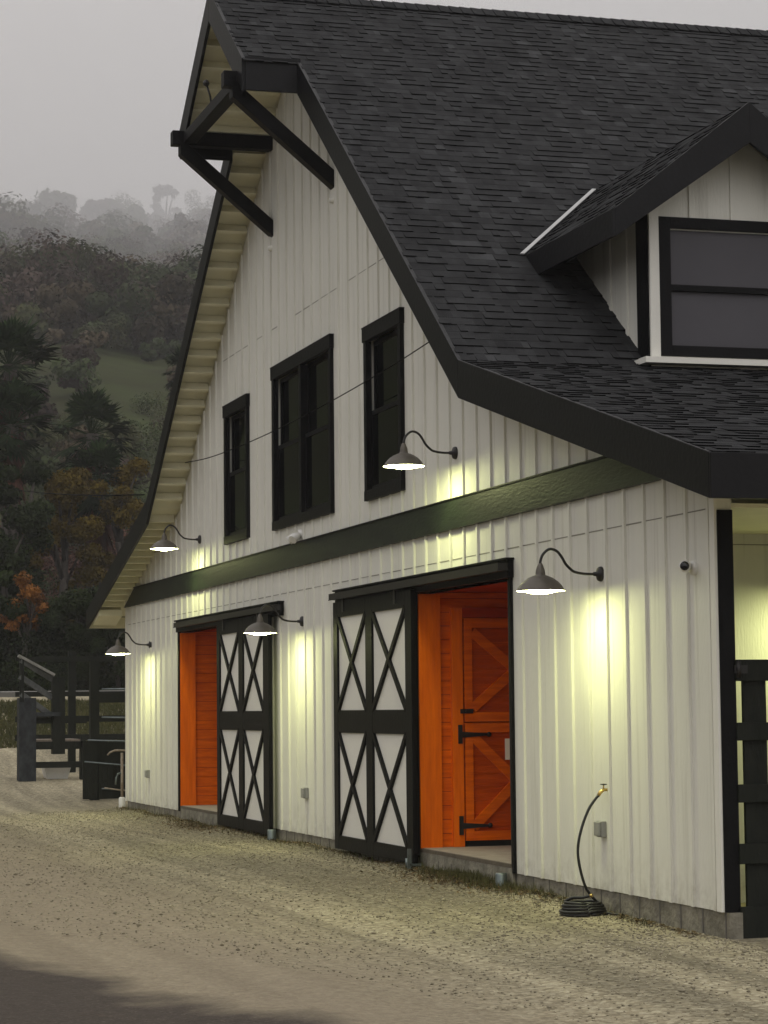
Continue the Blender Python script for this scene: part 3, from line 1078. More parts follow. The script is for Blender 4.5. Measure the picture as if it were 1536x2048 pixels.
# valley flashing, lower run
vf = MB()
nrm = Vector((abs(APEX - ZBEND), 0, XBEND)).normalized()
va = Vector((xroof(ZE), DYC - DEH - .03, ZE)); vb = Vector((xroof(ZR), DYC, ZR))
va2 = va + (va - vb).normalized() * .05
vc = va.lerp(vb, .93)
sd_ = Vector((0, -1, 0))
vf.prism([va2 + nrm * .03, vc + nrm * .03, vc + nrm * .03 + sd_ * .045, va2 + nrm * .03 + sd_ * .045], tuple(nrm * .012), M['flash'])
vf.build('valley_flashing', dm)

# ================================================================== stall opening on the right side: posts and gate
sp = MB()
sp.box(-.17, -.002, .02, .12, -.1, 3.12, M['black'])
sp.box(-.0, .022, -.003, .12, .22, 3.12, M['black'])
sp.build('corner_post', barn, bevel=.003)
gate = empty('stall_gate', (0, 0, 0), 'black slatted wooden gate across the stall opening beside the near barn corner', 'gate')
g = MB()
for (z0, z1) in ((1.875, 2.03), (1.445, 1.575), (1.0, 1.13), (.56, .705), (-.06, .255)):
    g.box(.0, .04, .112, 4.2, z0, z1, M['fence'])
g.build('rail', gate, bevel=.004)
y = .185; i = 0
while y < 4:
    g = MB(); g.box(-.035, -.002, y, y + .18, .03, 1.96, M['fence']); g.build('picket', gate)
    y += .232
g = MB(); g.box(-.12, .0, .0205, .116, 0.0, 2.08, M['fence']); g.build('gate_post', gate)
g = MB(); g.tube([(.05, .13, 1.9), (.05, .13, 2.02)], .018, M['steel']); g.box(.038, .05, .10, .2, 1.93, 1.99, M['steel']); g.build('hinge', gate)
for y in (4.3, 8.4):
    g = MB(); g.box(-.15, .0, y, y + .15, -.1, 3.12, M['black']); g.build('lean_to_post', barn)

# ================================================================== gooseneck lamps
lamp_pts = [(-.53, .07), (-.528, .10), (-.51, .15), (-.47, .19), (-.43, .20), (-.38, .18), (-.34, .13), (-.31, .08), (-.27, .04), (-.23, .015), (-.14, 0), (-.02, 0)]


def make_lamp():
    r = empty('wall_lamp', (0, 0, 0), 'x', 'wall lamp', 'gooseneck barn lamps on the front wall')
    a = MB()
    # smooth the arm
    P = [Vector((0, y, z)) for y, z in lamp_pts]
    Q = []
    for i in range(len(P) - 1):
        p0, p1, p2, p3 = P[max(i - 1, 0)], P[i], P[i + 1], P[min(i + 2, len(P) - 1)]
        for k in range(4):
            t = k / 4
            Q.append(.5 * ((2 * p1) + (p2 - p0) * t + (2 * p0 - 5 * p1 + 4 * p2 - p3) * t * t + (3 * p1 - p0 - 3 * p2 + p3) * t ** 3))
    Q.append(P[-1])
    a.tube(Q, .0115, M['steel'], n=10)
    a.build('gooseneck_arm', r)
    p = MB()
    p.lathe([(.001, -.075), (.016, -.07), (.02, -.04), (.03, -.038), (.055, -.028), (.062, -.012), (.062, 0.0)], (0, -.0, 0), M['steel'], n=24, axis='y')
    p.build('wall_plate', r)
    s = MB()
    s.lathe([(.012, .085), (.018, .08), (.026, .06), (.036, .03), (.040, .0), (.041, -.012), (.065, -.020), (.10, -.035), (.14, -.062), (.172, -.095), (.186, -.118), (.200, -.135), (.202, -.142)], (0, -.53, 0), M['shade'], n=40)
    s.lathe([(.200, -.142), (.183, -.120), (.168, -.097), (.137, -.066), (.10, -.040), (.06, -.028), (.001, -.026)], (0, -.53, 0), M['shade_in'], n=40)
    s.build('lamp_shade', r)
    b = MB()
    b.lathe([(.13, -.1405), (.16, -.1405), (.196, -.1400)], (0, -.53, 0), M['glow'], n=32)
    b.build('glowing_diffuser', r)
    b = MB()
    b.lathe([(.001, -.167), (.04, -.165), (.08, -.159), (.12, -.149), (.135, -.141)], (0, -.53, 0), M['bulb'], n=28)
    b.build('bulb', r)
    return r


lamp = make_lamp()
spots = [((-2.28, -.0, 2.78), 'gooseneck lamp lit on the lower wall right of the open orange doorway, nearest and largest'),
         ((-6.05, -.0, 4.17), 'gooseneck lamp lit on the upper wall in front of the right gable window'),
         ((-12.04, -.0, 2.76), 'gooseneck lamp lit between the two sliding doors, overlapping the farther door'),
         ((-17.91, -.0, 4.16), 'gooseneck lamp lit above the band beside the leftmost gable window and soffit'),
         ((-21.68, -.0, 2.75), 'gooseneck lamp lit at the far left corner of the barn above the yard hydrant')]
for i, (loc, lab) in enumerate(spots):
    o = lamp if i == 0 else copy_tree(lamp)
    o.location = (loc[0], loc[1] - .0, loc[2])
    o['label'] = lab
o = copy_tree(lamp)
o.location = (-2.5, 2.02, 2.80)
o.rotation_euler = (0, 0, R(90))
o['label'] = 'gooseneck lamp lit on the recessed side wall inside the stall opening'

# ================================================================== small fittings
labs = ['grey weatherproof outlet box under the brass tap beside the near door', 'grey weatherproof outlet box between the two sliding doors', 'grey weatherproof outlet box near the far left corner of the barn']
for i, x in enumerate((-2.32, -11.88, -21.83)):
    r = empty('outlet_box', (x, 0, .71), labs[i], 'outlet', 'outlet boxes low on the front wall')
    b = MB(); b.box(-.06, .06, -.045, -.0, -.065, .065, M['greybox']); b.build('box_body', r, bevel=.006)
    b = MB(); b.box(-.055, .055, -.07, -.046, -.055, .06, M['greybox']); b.build('box_cover', r, bevel=.008)
c = empty('security_camera', (-.4, 0, 2.72), 'small white wall camera with round black lens near the barn corner', 'camera')
b = MB(); b.lathe([(.001, -.03), (.05, -.03), (.055, -.012), (.055, 0)], (.0, 0, 0), M['plastic'], n=24, axis='y'); b.build('mount', c)
b = MB(); b.lathe([(.001, -.05), (.036, -.045), (.044, -.01), (.044, .06), (.03, .075), (.001, .078)], (-.0, 0, 0), M['plastic'], n=24, axis='x')
ho = b.build('housing', c); ho.location = (.0, -.075, .01); ho.rotation_euler = (0, 0, R(-28))
b = MB(); b.lathe([(.034, .0), (.034, .008), (.02, .012), (.001, .013)], (.074, 0, 0), M['lens'], n=20, axis='x')
le = b.build('lens', c); le.location = (.0, -.075, .01); le.rotation_euler = (0, 0, R(-28))
fl = empty('floodlight', (-12.1, 0, 3.82), 'small white unlit floodlight head under the double gable window', 'floodlight')
b = MB(); b.lathe([(.001, -.03), (.05, -.03), (.055, 0)], (0, 0, 0), M['plastic'], n=20, axis='y'); b.build('mount', fl)
for sg in (-1, 1):
    b = MB(); b.tube([(sg * .02, -.03, 0), (sg * .06, -.07, -.03), (sg * .09, -.13, -.08)], [.02, .045, .055], M['plastic'], n=14); b.build('lamp_head', fl)

# tap and hose
tp = empty('wall_tap', (-2.2, 0, 1.03), 'brass tap on the wall feeding a black hose', 'tap')
b = MB(); b.tube([(0, .0, 0), (0, -.045, 0), (0, -.075, -.02), (0, -.09, -.045)], [.012, .013, .016, .014], M['brass'], n=12); b.build('spout', tp)
b = MB(); b.tube([(0, -.045, 0), (0, -.045, .045)], .006, M['brass']); b.lathe([(.001, .04), (.026, .04), (.028, .048), (.001, .05)], (0, -.045, 0), M['steel'], n=12); b.build('handle', tp)


def catmull(P, k=8):
    P = [Vector(p) for p in P]
    Q = []
    for i in range(len(P) - 1):
        p0, p1, p2, p3 = P[max(i - 1, 0)], P[i], P[i + 1], P[min(i + 2, len(P) - 1)]
        for j in range(k):
            t = j / k
            Q.append(.5 * ((2 * p1) + (p2 - p0) * t + (2 * p0 - 5 * p1 + 4 * p2 - p3) * t * t + (3 * p1 - p0 - 3 * p2 + p3) * t ** 3))
    Q.append(P[-1])
    return Q


gh = float(gz(-2.2, -.25))
hs = MB()
hs.tube(catmull([(-2.2, -.088, .985), (-2.2, -.115, .96), (-2.2, -.18, .87), (-2.2, -.245, .71), (-2.2, -.275, .55), (-2.2, -.255, .39), (-2.2, -.205, .24), (-2.2, -.12, gh + .10), (-2.16, -.09, gh + .06)]), .0115, M['rubber'], n=10)
# the coil: stacked turns, each its own radius
pts = []
nt_ = 5
for lay in range(5):
    for turn in range(2 if lay < 4 else 1):
        rr = .185 - .026 * turn - lay * .009 + random.uniform(-.006, .006)
        cx, cy = -2.2 + random.uniform(-.012, .012), -.235 + random.uniform(-.01, .01)
        for j in range(24):
            t = 2 * math.pi * j / 24
            pts.append((cx + rr * math.cos(t), cy + rr * math.sin(t) * (1 + .02 * math.sin(3 * t)), gh + .014 + lay * .021 + .004 * math.sin(2 * t + lay)))
hs.tube(pts, .0125, M['rubber'], n=8)
hs.tube(catmull([(-2.3, -.36, gh + .10), (-2.24, -.31, gh + .135), (-2.18, -.25, gh + .14), (-2.14, -.2, gh + .155)]), .0125, M['rubber'], n=8)
hs.tube(catmull([(-2.05, -.10, gh + .02), (-1.98, -.06, gh + .015), (-1.9, -.02, gh + .014)]), .0125, M['rubber'], n=8)
ho = hs.build('garden_hose', None, off=(-2.2, -.235, gh))
ho.location = (-2.2, -.235, gh)
tag(ho, 'black rubber garden hose hanging from the tap into a flat coil on the gravel', 'hose')
bn = MB(); bn.tube([(-2.14, -.2, gh + .155), (-2.125, -.185, gh + .158)], .015, M['brass'], n=10)
bn.build('nozzle', ho, off=(-2.2, -.235, gh))

# cable across the gable
cb = MB()
cb.tube(catmull([(-5.30, -.30, 5.27), (-5.9, -.25, 5.265), (-7.5, -.24, 5.20), (-9.7, -.24, 5.14), (-12.2, -.24, 5.11), (-14.5, -.24, 5.125), (-16.3, -.24, 5.17), (-17.9, -.22, 5.27)], 6), .0065, M['wire'], n=6)
cbo = cb.build('cable', None)
tag(cbo, 'thin black cable sagging across the gable windows from rake to rake', 'cable')
cb = MB()
c0 = Vector((-19.6, -.5, 4.95)); c1 = gpos(-260, 95) + Vector((0, 0, 8.5))
cb.tube([c0.lerp(c1, t / 16) - Vector((0, 0, 3.2 * t / 16 * (1 - t / 16))) for t in range(17)], .010, M['wire'], n=6)
cbo = cb.build('utility_cable', None)
tag(cbo, 'thin dark overhead cable running left from the barn past the palms', 'cable')

# yard hydrant
hx0 = -24.67
zg = float(gz(hx0, .07))
hy_ = empty('yard_hydrant', (hx0, .07, zg), 'rusty standpipe hydrant with lever handle and white base beside the far barn corner', 'hydrant')
rust = mat('rusty_galvanised_pipe', (0.20, 0.15, 0.10), .6, .2, 20, .2, 50, col2=(.38, .33, .27), metal=.3)
b = MB(); b.tube([(0, 0, 0.05), (0, 0, .92)], .024, rust, n=12); b.build('standpipe', hy_)
b = MB(); b.lathe([(.055, 0), (.055, .15), (.04, .17), (.001, .17)], (0, 0, 0), M['plastic'], n=18); b.build('base_sleeve', hy_)
b = MB(); b.tube([(0, .19, .955), (0, -.12, .96), (0, -.2, .93), (0, -.25, .88)], [.014, .018, .016, .014], rust, n=10); b.build('lever', hy_)
b = MB(); b.tube([(0, 0, .58), (0, -.07, .56), (0, -.10, .5), (0, -.11, .38)], [.02, .02, .016, .014], M['galv'], n=10); b.build('nozzle', hy_)
b = MB(); b.tube([(0, .09, .28), (0, -.05, .29), (0, -.3, .33)], .012, rust, n=8); b.build('cross_pipe', hy_)

# ================================================================== loading ramp, pen and fence beyond the far corner
X0 = -31.0


def zgnd(x, y): return float(gz(x, y))


g0 = zgnd(X0, 0)
lr = empty('loading_ramp', (X0, -.1, g0), 'dark weathered timber livestock ramp with sloping side rails left of the barn', 'ramp')
OF = M['oldfence']
RB = mat('lightened_rail_board', (.055, .058, .058), .75, .3, 8, .3, 30, col2=(.12, .125, .12), spec=.2)  # lighter copy of the weathered wood for the sloped boards
HR = mat('sky_lit_hand_rail', (.16, .16, .145), .75, .2, 8, .3, 30, col2=(.30, .29, .26), spec=.2)  # sky light on the flat top put into a paler colour


def rp(fn, name, **k):
    b = MB(); fn(b); return b.build(name, lr, off=(X0, -.1, g0), **k)


rp(lambda b: b.box(X0 - .15, X0 + .17, -.83, -.5, g0 - .1, 1.98, OF), 'post')
rp(lambda b: b.box(X0 - .1, X0 + .12, -.17, .07, g0 + .5, 2.38, M['fence']), 'post')
rp(lambda b: b.box(X0 - .1, X0 + .1, .38, .48, g0 - .1, 1.25, M['fence']), 'post')
for (ya, za, yb_, zb_, hh) in ((-.80, 2.72, -.16, 2.34, .12), (-.82, 2.40, -.17, 1.98, .11), (-.80, 2.06, -.17, 1.62, .11)):
    rp(lambda b: b.bar((X0 + .16, ya, za), (X0 + .02, yb_, zb_), .05, hh, RB), 'side_rail', bevel=.004)
rp(lambda b: b.bar((X0 + .10, -.84, 2.80), (X0 + .10, -.14, 2.42), .20, .05, HR), 'hand_rail')
rp(lambda b: b.bar((X0 + .15, -.78, 1.9), (X0 + .15, -.78, 2.74), .06, .08, M['fence'], up=(0, 1, 0)), 'upright')
rp(lambda b: b.box(X0 - .05, X0 + .2, -.5, -.02, 1.62, 1.70, OF), 'side_rail')
rp(lambda b: b.box(X0 - 1.3, X0 + .05, -.5, .40, 1.10, 1.17, mat('ramp_deck_boards', (.20, .16, .12), .7, .2, 9, .3, 30, stretch=(1, 6, 1))), 'deck')
rp(lambda b: b.box(X0 + .05, X0 + .10, -.5, .9, .98, 1.13, M['fence']), 'rim_board')
rp(lambda b: b.box(X0 + .02, X0 + .08, -.5, .55, .74 - .12, .74, M['fence']), 'lower_rail')
rp(lambda b: b.box(X0 + .02, X0 + .08, -.5, .5, 1.48, 1.60, M['fence']), 'lower_rail')

fx = -33.5
pf = empty('pen_fence', (fx, 0, g0), 'dark board fence of four rails behind the loading ramp', 'fence')
for (z0, z1) in ((2.74, 2.84), (2.02, 2.12), (1.5, 1.62), (1.12, 1.24)):
    b = MB(); b.box(fx, fx + .05, -.55, 3.2, z0, z1, M['fence']); b.build('rail', pf, off=(fx, 0, g0))
for y in (.55, 2.6):
    b = MB(); b.box(fx - .12, fx, y, y + .15, .2, 2.95, M['fence']); b.build('post', pf, off=(fx, 0, g0))

px = -26.6
gg = zgnd(px, .2)
pg = empty('pen_gate', (px, .3, gg), 'dark panelled pen gate with thin metal rails against the far barn corner', 'gate')
for (a, b_) in ((-.28, -.02), (.0, .26), (.45, .7)):
    b = MB(); b.box(px - .05, px + .0, a + .0, b_ + .0, gg + .02, 1.18 if a < 0 else .8, M['fence']); b.build('panel_board', pg, off=(px, .3, gg))
b = MB(); b.box(px - .09, px - .05, -.25, 1.3, gg + .02, 1.16, M['fence']); b.build('panel_board', pg, off=(px, .3, gg))
b = MB(); b.box(px - .09, px - .05, -.1, 1.3, 1.52, 1.62, M['fence']); b.build('panel_board', pg, off=(px, .3, gg))
b = MB(); b.box(px - .09, px - .05, -.1, 1.3, 1.86, 2.02, M['fence']); b.build('panel_board', pg, off=(px, .3, gg))
b = MB(); b.box(px - .2, px - .04, -.14, .02, gg, 2.6, M['fence']); b.build('gate_post', pg, off=(px, .3, gg))
for (ya, z0, z1) in ((.05, 2.10, 2.10), (.05, 1.60, 1.58), (-.2, 1.20, 1.15), (-.26, .82, .70), (.05, .34, .26)):
    b = MB(); b.tube([(px + .04, ya, z0), (px + .04, .9, z1)], .014, M['galv'], n=8); b.build('metal_rail', pg, off=(px, .3, gg))
# white tub under the ramp
tx, ty = -31.4, -.03
tb = MB()
tb.hexa([(tx - .2, ty - .19, .36), (tx + .2, ty - .19, .36), (tx + .2, ty + .19, .36), (tx - .2, ty + .19, .36),
         (tx - .26, ty - .26, .63), (tx + .26, ty - .26, .63), (tx + .26, ty + .26, .63), (tx - .26, ty + .26, .63)], M['plastic'])
tb.box(tx - .28, tx + .28, ty - .28, ty + .28, .63, .65, M['plastic'])
to = tb.build('feed_tub', None, bevel=.02)
tag(to, 'white plastic feed tub standing on the dirt under the loading ramp', 'tub')


# ================================================================== vegetation
def leaves(mb_name, C, Rr, n, size, material, tone_lo=.6, tone_hi=1.3, seed=0, parent=None, elong=1.6, jit=.55, ctone=None, shell=.45, lt=.12):
    """n leaf quads round clump centres C with radii Rr"""
    g = np.random.default_rng(seed)
    C = np.asarray(C, float).reshape(-1, 3); Rr = np.asarray(Rr, float).reshape(-1, 3)
    k = g.integers(0, len(C), n)
    d = g.normal(size=(n, 3)); d /= np.linalg.norm(d, axis=1)[:, None]
    rad = g.random(n) ** shell
    P = C[k] + d * rad[:, None] * Rr[k]
    nn = d + g.normal(size=(n, 3)) * jit; nn[:, 2] += .15
    a = np.cross(nn, g.normal(size=(n, 3))); a /= np.linalg.norm(a, axis=1)[:, None]
    b = np.cross(nn, a); b /= np.linalg.norm(b, axis=1)[:, None]
    s = size * g.uniform(.6, 1.4, n)
    A = a * (s * elong / 2)[:, None]; B = b * (s / 2)[:, None]
    V = np.stack([P - A, P + B * .9, P + A, P - B * .9], 1).reshape(-1, 3)
    F = np.arange(4 * n).reshape(n, 4)
    clump_t = g.uniform(tone_lo, tone_hi, len(C)) if ctone is None else np.asarray(ctone)
    tone = clump_t[k] * g.uniform(1 - lt, 1 + lt, n)
    return V, F, tone


def mesh_from(name, parts, parent=None, loc=(0, 0, 0)):
    """parts: list of (V, F, tone, material)"""
    Vs, Fs, Ts, Ms, mats = [], [], [], [], []
    k = 0
    for V, F, t, mm in parts:
        if mm not in mats: mats.append(mm)
        Vs.append(V); Fs.append(F + k); Ts.append(t); Ms.append(np.full(len(F), mats.index(mm)))
        k += len(V)
    V = np.concatenate(Vs) - np.array(loc); F = np.concatenate(Fs); t = np.concatenate(Ts); mi = np.concatenate(Ms)
    me = bpy.data.meshes.new(name)
    me.vertices.add(len(V)); me.vertices.foreach_set('co', V.astype(np.float32).ravel())
    me.loops.add(F.size); me.loops.foreach_set('vertex_index', F.astype(np.int32).ravel())
    me.polygons.add(len(F))
    me.polygons.foreach_set('loop_start', np.arange(0, F.size, F.shape[1], dtype=np.int32))
    me.polygons.foreach_set('loop_total', np.full(len(F), F.shape[1], dtype=np.int32))
    for mm in mats: me.materials.append(mm)
    me.polygons.foreach_set('material_index', mi.astype(np.int32))
    at = me.attributes.new('tone', 'FLOAT_COLOR', 'FACE')
    c = np.ones((len(F), 4), np.float32); c[:, :3] = t[:, None]
    at.data.foreach_set('color', c.ravel())
    me.update(calc_edges=True)
    o = bpy.data.objects.new(name, me)
    COL.objects.link(o)
    if parent: o.parent = parent
    else: o.location = loc
    return o


def trunk(mb, base, h, r, spread, n=6, seed=0, m=None):
    g = random.Random(seed)
    m = m or M['bark']
    b = Vector(base)
    top = b + Vector((g.uniform(-.1, .1) * h, g.uniform(-.1, .1) * h, h * .6))
    mid = b.lerp(top, .5) + Vector((g.uniform(-.05, .05) * h, g.uniform(-.05, .05) * h, 0))
    mb.tube([b - Vector((0, 0, .3)), mid, top], [r, r * .75, r * .5], m, n=7)
    tips = []
    for i in range(n):
        a = 2 * math.pi * (i + g.random()) / n
        s = mid.lerp(top, g.uniform(.2, 1))
        e = s + Vector((math.cos(a) * spread * g.uniform(.5, 1), math.sin(a) * spread * g.uniform(.5, 1), h * g.uniform(.15, .42)))
        k = s.lerp(e, .5) + Vector((0, 0, .06 * h))
        mb.tube([s, k, e], [r * .4, r * .25, r * .08], m, n=5)
        tips.append(e)
    return tips


def leafy_tree(name, label, cat, base, h, spread, material, n=5000, size=.3, seed=1, group=None, clumps=16, low=.35, base_gap=True):
    g = np.random.default_rng(seed)
    r = empty(name, tuple(base), label, cat, group)
    mb = MB()
    tips = trunk(mb, (0, 0, 0), h, h * .03, spread * .7, 7, seed)
    mb.build('trunk', r)
    C, Rr = [], []
    for i in range(clumps):
        a = g.uniform(0, 2 * math.pi); q = spread * math.sqrt(g.random()) * .85
        zz = h * (low + (1 - low) * g.random() * (1 - .45 * (q / spread) ** 2))
        C.append((math.cos(a) * q, math.sin(a) * q, zz))
        s = spread * g.uniform(.22, .42)
        Rr.append((s, s, s * .75))
    for t in tips:
        C.append(tuple(t)); s = spread * .3; Rr.append((s, s, s * .8))
    V, F, t = leaves('', C, Rr, n, size, material, seed=seed)
    mesh_from('crown', [(V, F, t, material)], r)
    return r


def fan_palm(label, base, h, rad, seed, skirt=True, fronds=46, group='fan palms left of the barn'):
    g = random.Random(seed)
    r = empty('fan_palm', tuple(base), label, 'palm tree', group)
    mb = MB()
    mb.tube([(0, 0, -.4), (.05, 0, h * .5), (0, .05, h)], [rad * .16, rad * .13, rad * .12], M['bark'], n=9)
    mb.build('trunk', r)
    pm = M['leaf_palm']
    fr = MB()
    for i in range(fronds):
        az = i * 2.39996 + g.uniform(-.2, .2)
        el = math.radians(g.uniform(-55, 80) if i > 8 else g.uniform(45, 85))
        ln = rad * g.uniform(.5, .72)
        d = Vector((math.cos(az) * math.cos(el), math.sin(az) * math.cos(el), math.sin(el)))
        p0 = Vector((0, 0, h - .05)); p1 = p0 + d * ln * .9
        fr.tube([p0, p0.lerp(p1, .5) + Vector((0, 0, .03)), p1], [.022, .018, .012], pm, n=4, caps=False, tone=.9)
        side = d.cross(Vector((0, 0, 1)))
        if side.length < .05: side = Vector((1, 0, 0))
        side.normalize()
        up = side.cross(d)
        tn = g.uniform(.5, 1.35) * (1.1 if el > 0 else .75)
        R0 = rad * g.uniform(.36, .5)
        for k in range(15):
            a = math.radians(-105 + 210 * k / 14 + g.uniform(-4, 4))
            q = (d * math.cos(a) + side * math.sin(a)).normalized()
            tip = p1 + q * R0 * g.uniform(.8, 1.05) - Vector((0, 0, R0 * g.uniform(.05, .32)))
            wv = q.cross(up).normalized() * R0 * .085
            midp = p1.lerp(tip, .55) + up * .02
            fr.poly([p1, midp + wv, tip, midp - wv], pm, tn)
    fr.build('crown', r)
    if skirt:
        sk = MB()
        for i in range(260):
            a = g.uniform(0, 6.283); z0 = h - g.uniform(.1, .3) * rad - g.random() * rad * .9
            rr = rad * (.14 + .28 * g.random())
            p = Vector((math.cos(a) * rad * .12, math.sin(a) * rad * .12, z0))
            e = Vector((math.cos(a) * rr, math.sin(a) * rr, z0 - g.uniform(.3, .7) * rad))
            wv = Vector((-math.sin(a), math.cos(a), 0)) * rad * .035
            sk.poly([p, p.lerp(e, .6) + wv, e, p.lerp(e, .6) - wv], M['skirt'], g.uniform(.5, 1.3))
        sk.build('dead_frond_skirt', r)
    return r


def place(u, v, d):
    """world point at photo column u, row v, horizontal distance d"""
    q = _r * ((u - 768) / 4819.5) - _u * ((v - 1024) / 4819.5) + _f
    s = d / math.hypot(q.x, q.y)
    return Vector((16.086, -7.2645, 1.6995)) + q * s


def palm_at(label, u, v, d, rad, seed, skirt=True, fronds=46):
    c = place(u, v, d)
    zb = float(max(hill_z(c.x, c.y), gz(c.x, c.y)))
    fan_palm(label, (c.x, c.y, zb), c.z - zb, rad, seed, skirt, fronds)


palm_at('fan palm with a brown dead frond skirt, nearest the barn roof edge', 182, 868, 98, 2.1, 3)
palm_at('lower fan palm with a thick skirt just below the clear palm crown', 196, 965, 94, 1.9, 5)
palm_at('tall fan palm cut by the left edge, its crown highest of the palms', 18, 730, 92, 2.2, 8, fronds=54)
palm_at('fan palm cut by the left edge under the tallest crown', 22, 850, 90, 1.9, 11, fronds=50)
palm_at('fan palm whose small crown peeks from behind the roof edge', 372, 742, 120, 1.5, 14)


def tree_at(name, label, cat, u, vtop, vbot, d, spread, material, **k):
    c = place(u, vbot, d); t = place(u, vtop, d)
    zb = float(max(hill_z(c.x, c.y), gz(c.x, c.y)))
    leafy_tree(name, label, cat, (c.x, c.y, zb), t.z - zb, spread, material, **k)


tree_at('olive_tree', 'rounded olive yellow tree behind and left of the lower palm', 'tree', 120, 915, 1130, 91, 1.9, M['leaf_olive'], n=18000, size=.085, seed=21, low=.05)
tree_at('olive_tree', 'olive yellow tree between the palms and the barn roof edge', 'tree', 256, 935, 1130, 93, 1.5, M['leaf_olive'], n=14000, size=.085, seed=22, low=.05)
tree_at('evergreen_tree', 'dark evergreen tree filling the left edge below the palms', 'tree', 12, 880, 1100, 84, 1.9, M['leaf_dark'], n=16000, size=.10, seed=23, low=.2)
tree_at('evergreen_tree', 'dark bushy evergreen hugging the left edge above the orange bush', 'tree', -20, 1020, 1200, 78, 1.5, M['leaf_dark'], n=14000, size=.09, seed=24, low=.15)
tree_at('orange_bush', 'small bush of bright orange autumn leaves at the left edge', 'bush', 42, 1150, 1230, 76, .85, M['leaf_orange'], n=2600, size=.07, seed=25, low=.55, clumps=8)
tree_at('evergreen_shrub', 'dark shrub directly below the orange leaved bush', 'shrub', 30, 1200, 1400, 77, 1.3, M['leaf_dark'], n=18000, size=.07, seed=26, low=.05, clumps=22)
tree_at('evergreen_shrub', 'wide dark shrub below the roof eave behind the ramp', 'shrub', 150, 1190, 1400, 76, 1.6, M['leaf_dark'], n=20000, size=.07, seed=27, low=.05, clumps=26)
tree_at('evergreen_shrub', 'dark shrub showing beside the barn corner under the eave', 'shrub', 245, 1210, 1400, 75, 1.3, M['leaf_dark'], n=16000, size=.07, seed=28, low=.05, clumps=22)


def wood(name, label, dd0, dd1, count, hgt, leaf, per, seed, mats2, du=(-260, 520)):
    """crowded rounded crowns, each of several lobes sharing one colour and tone"""
    g = np.random.default_rng(seed)
    out = []
    ks = g.integers(0, len(mats2), count)
    us = g.uniform(*du, count); ds = dd0 * (dd1 / dd0) ** g.random(count)
    for i, mm in enumerate(mats2):
        C, Rr, T_ = [], [], []
        for u, d in zip(us[ks == i], ds[ks == i]):
            p = gpos(u, d)
            s = hgt * g.uniform(.55, 1.3) * (d / dd0) ** .35
            t = g.uniform(.5, 1.45)
            for q in range(6):
                a, rr = g.uniform(0, 6.28), g.uniform(.1, .42) * s
                C.append((p.x + math.cos(a) * rr, p.y + math.sin(a) * rr, p.z + s * g.uniform(.25, .85)))
                k = s * g.uniform(.2, .34); Rr.append((k, k, k * .85)); T_.append(t * g.uniform(.85, 1.15))
        if not C: continue
        n = int(per * (ks == i).sum())
        V, F, t = leaves('', C, Rr, n, leaf, mm, seed=seed + i, jit=.3, ctone=T_, shell=.16, lt=.07, elong=1.3)
        out.append((V, F, t, mm))
    o = mesh_from(name, out)
    tag(o, label, 'woodland', kind='stuff')
    return o


# bramble thicket over the lower slope: one mass
def band(name, label, cat, du, dd0, dd1, count, hgt, material, size, per, seed, mats2=None, zoff=0.0, jit=.55):
    g = np.random.default_rng(seed)
    C, Rr = [], []
    for i in range(count):
        u = g.uniform(*du); d = g.uniform(dd0, dd1)
        p = gpos(u, d)
        s = hgt * g.uniform(.6, 1.35)
        C.append((p.x, p.y, p.z + s * .45 + zoff)); Rr.append((s * .75, s * .75, s * .55))
    if mats2 is None:
        V, F, t = leaves('', C, Rr, count * per, size, material, .5, 1.4, seed=seed, jit=jit)
        parts = [(V, F, t, material)]
    else:
        parts = []
        C = np.array(C); Rr = np.array(Rr)
        ks = g.integers(0, len(mats2), len(C))
        for i, mm in enumerate(mats2):
            sel = ks == i
            V, F, t = leaves('', C[sel], Rr[sel], int(sel.sum() * per), size, mm, .45, 1.6, seed=seed + i, jit=jit)
            parts.append((V, F, t, mm))
    o = mesh_from(name, parts)
    tag(o, label, cat, kind='stuff')
    return o


band('thicket', 'rust brown bramble thicket covering the foot of the slope', 'thicket', (-260, 520), 93, 124, 560, 2.0, M['leaf_rust'], .09, 520, 41, mats2=[M['leaf_rust'], M['leaf_rust'], M['leaf_rust'], M['leaf_dark']])
band('undergrowth', 'dark undergrowth along the foot of the slope behind the ramp', 'undergrowth', (-260, 520), 75, 93, 330, 1.5, M['leaf_dark'], .08, 600, 43)
wl = [leafmat('wood_green', (.030, .042, .016), (.064, .082, .034)), leafmat('wood_brown', (.046, .036, .022), (.090, .070, .044)), leafmat('wood_mauve', (.050, .036, .030), (.086, .062, .052)), leafmat('wood_olive', (.036, .042, .016), (.076, .080, .034))]
band('hill_scrub', 'patches of dark scrub scattered over the green hillside', 'scrub', (-260, 520), 108, 175, 75, 1.8, M['leaf_dark'], .09, 700, 47, mats2=wl, jit=.35)
wood('hillside_woodland', 'hazy mixed woodland covering the upper hillside in fog', 226, 640, 420, 7.5, .36, 2000, 51, wl)
wood('hill_bushes', 'small rounded bushes scattered over the green hillside below the woodland', 140, 245, 60, 2.6, .26, 700, 49, wl)
wood('distant_woodland', 'grey woodland fading into fog above the nearer hillside trees', 620, 1500, 420, 15.0, 1.0, 1000, 55, wl)
wood('far_woodland', 'faint woodland dissolving into fog near the hilltop', 1450, 3900, 520, 30.0, 2.6, 700, 57, wl)

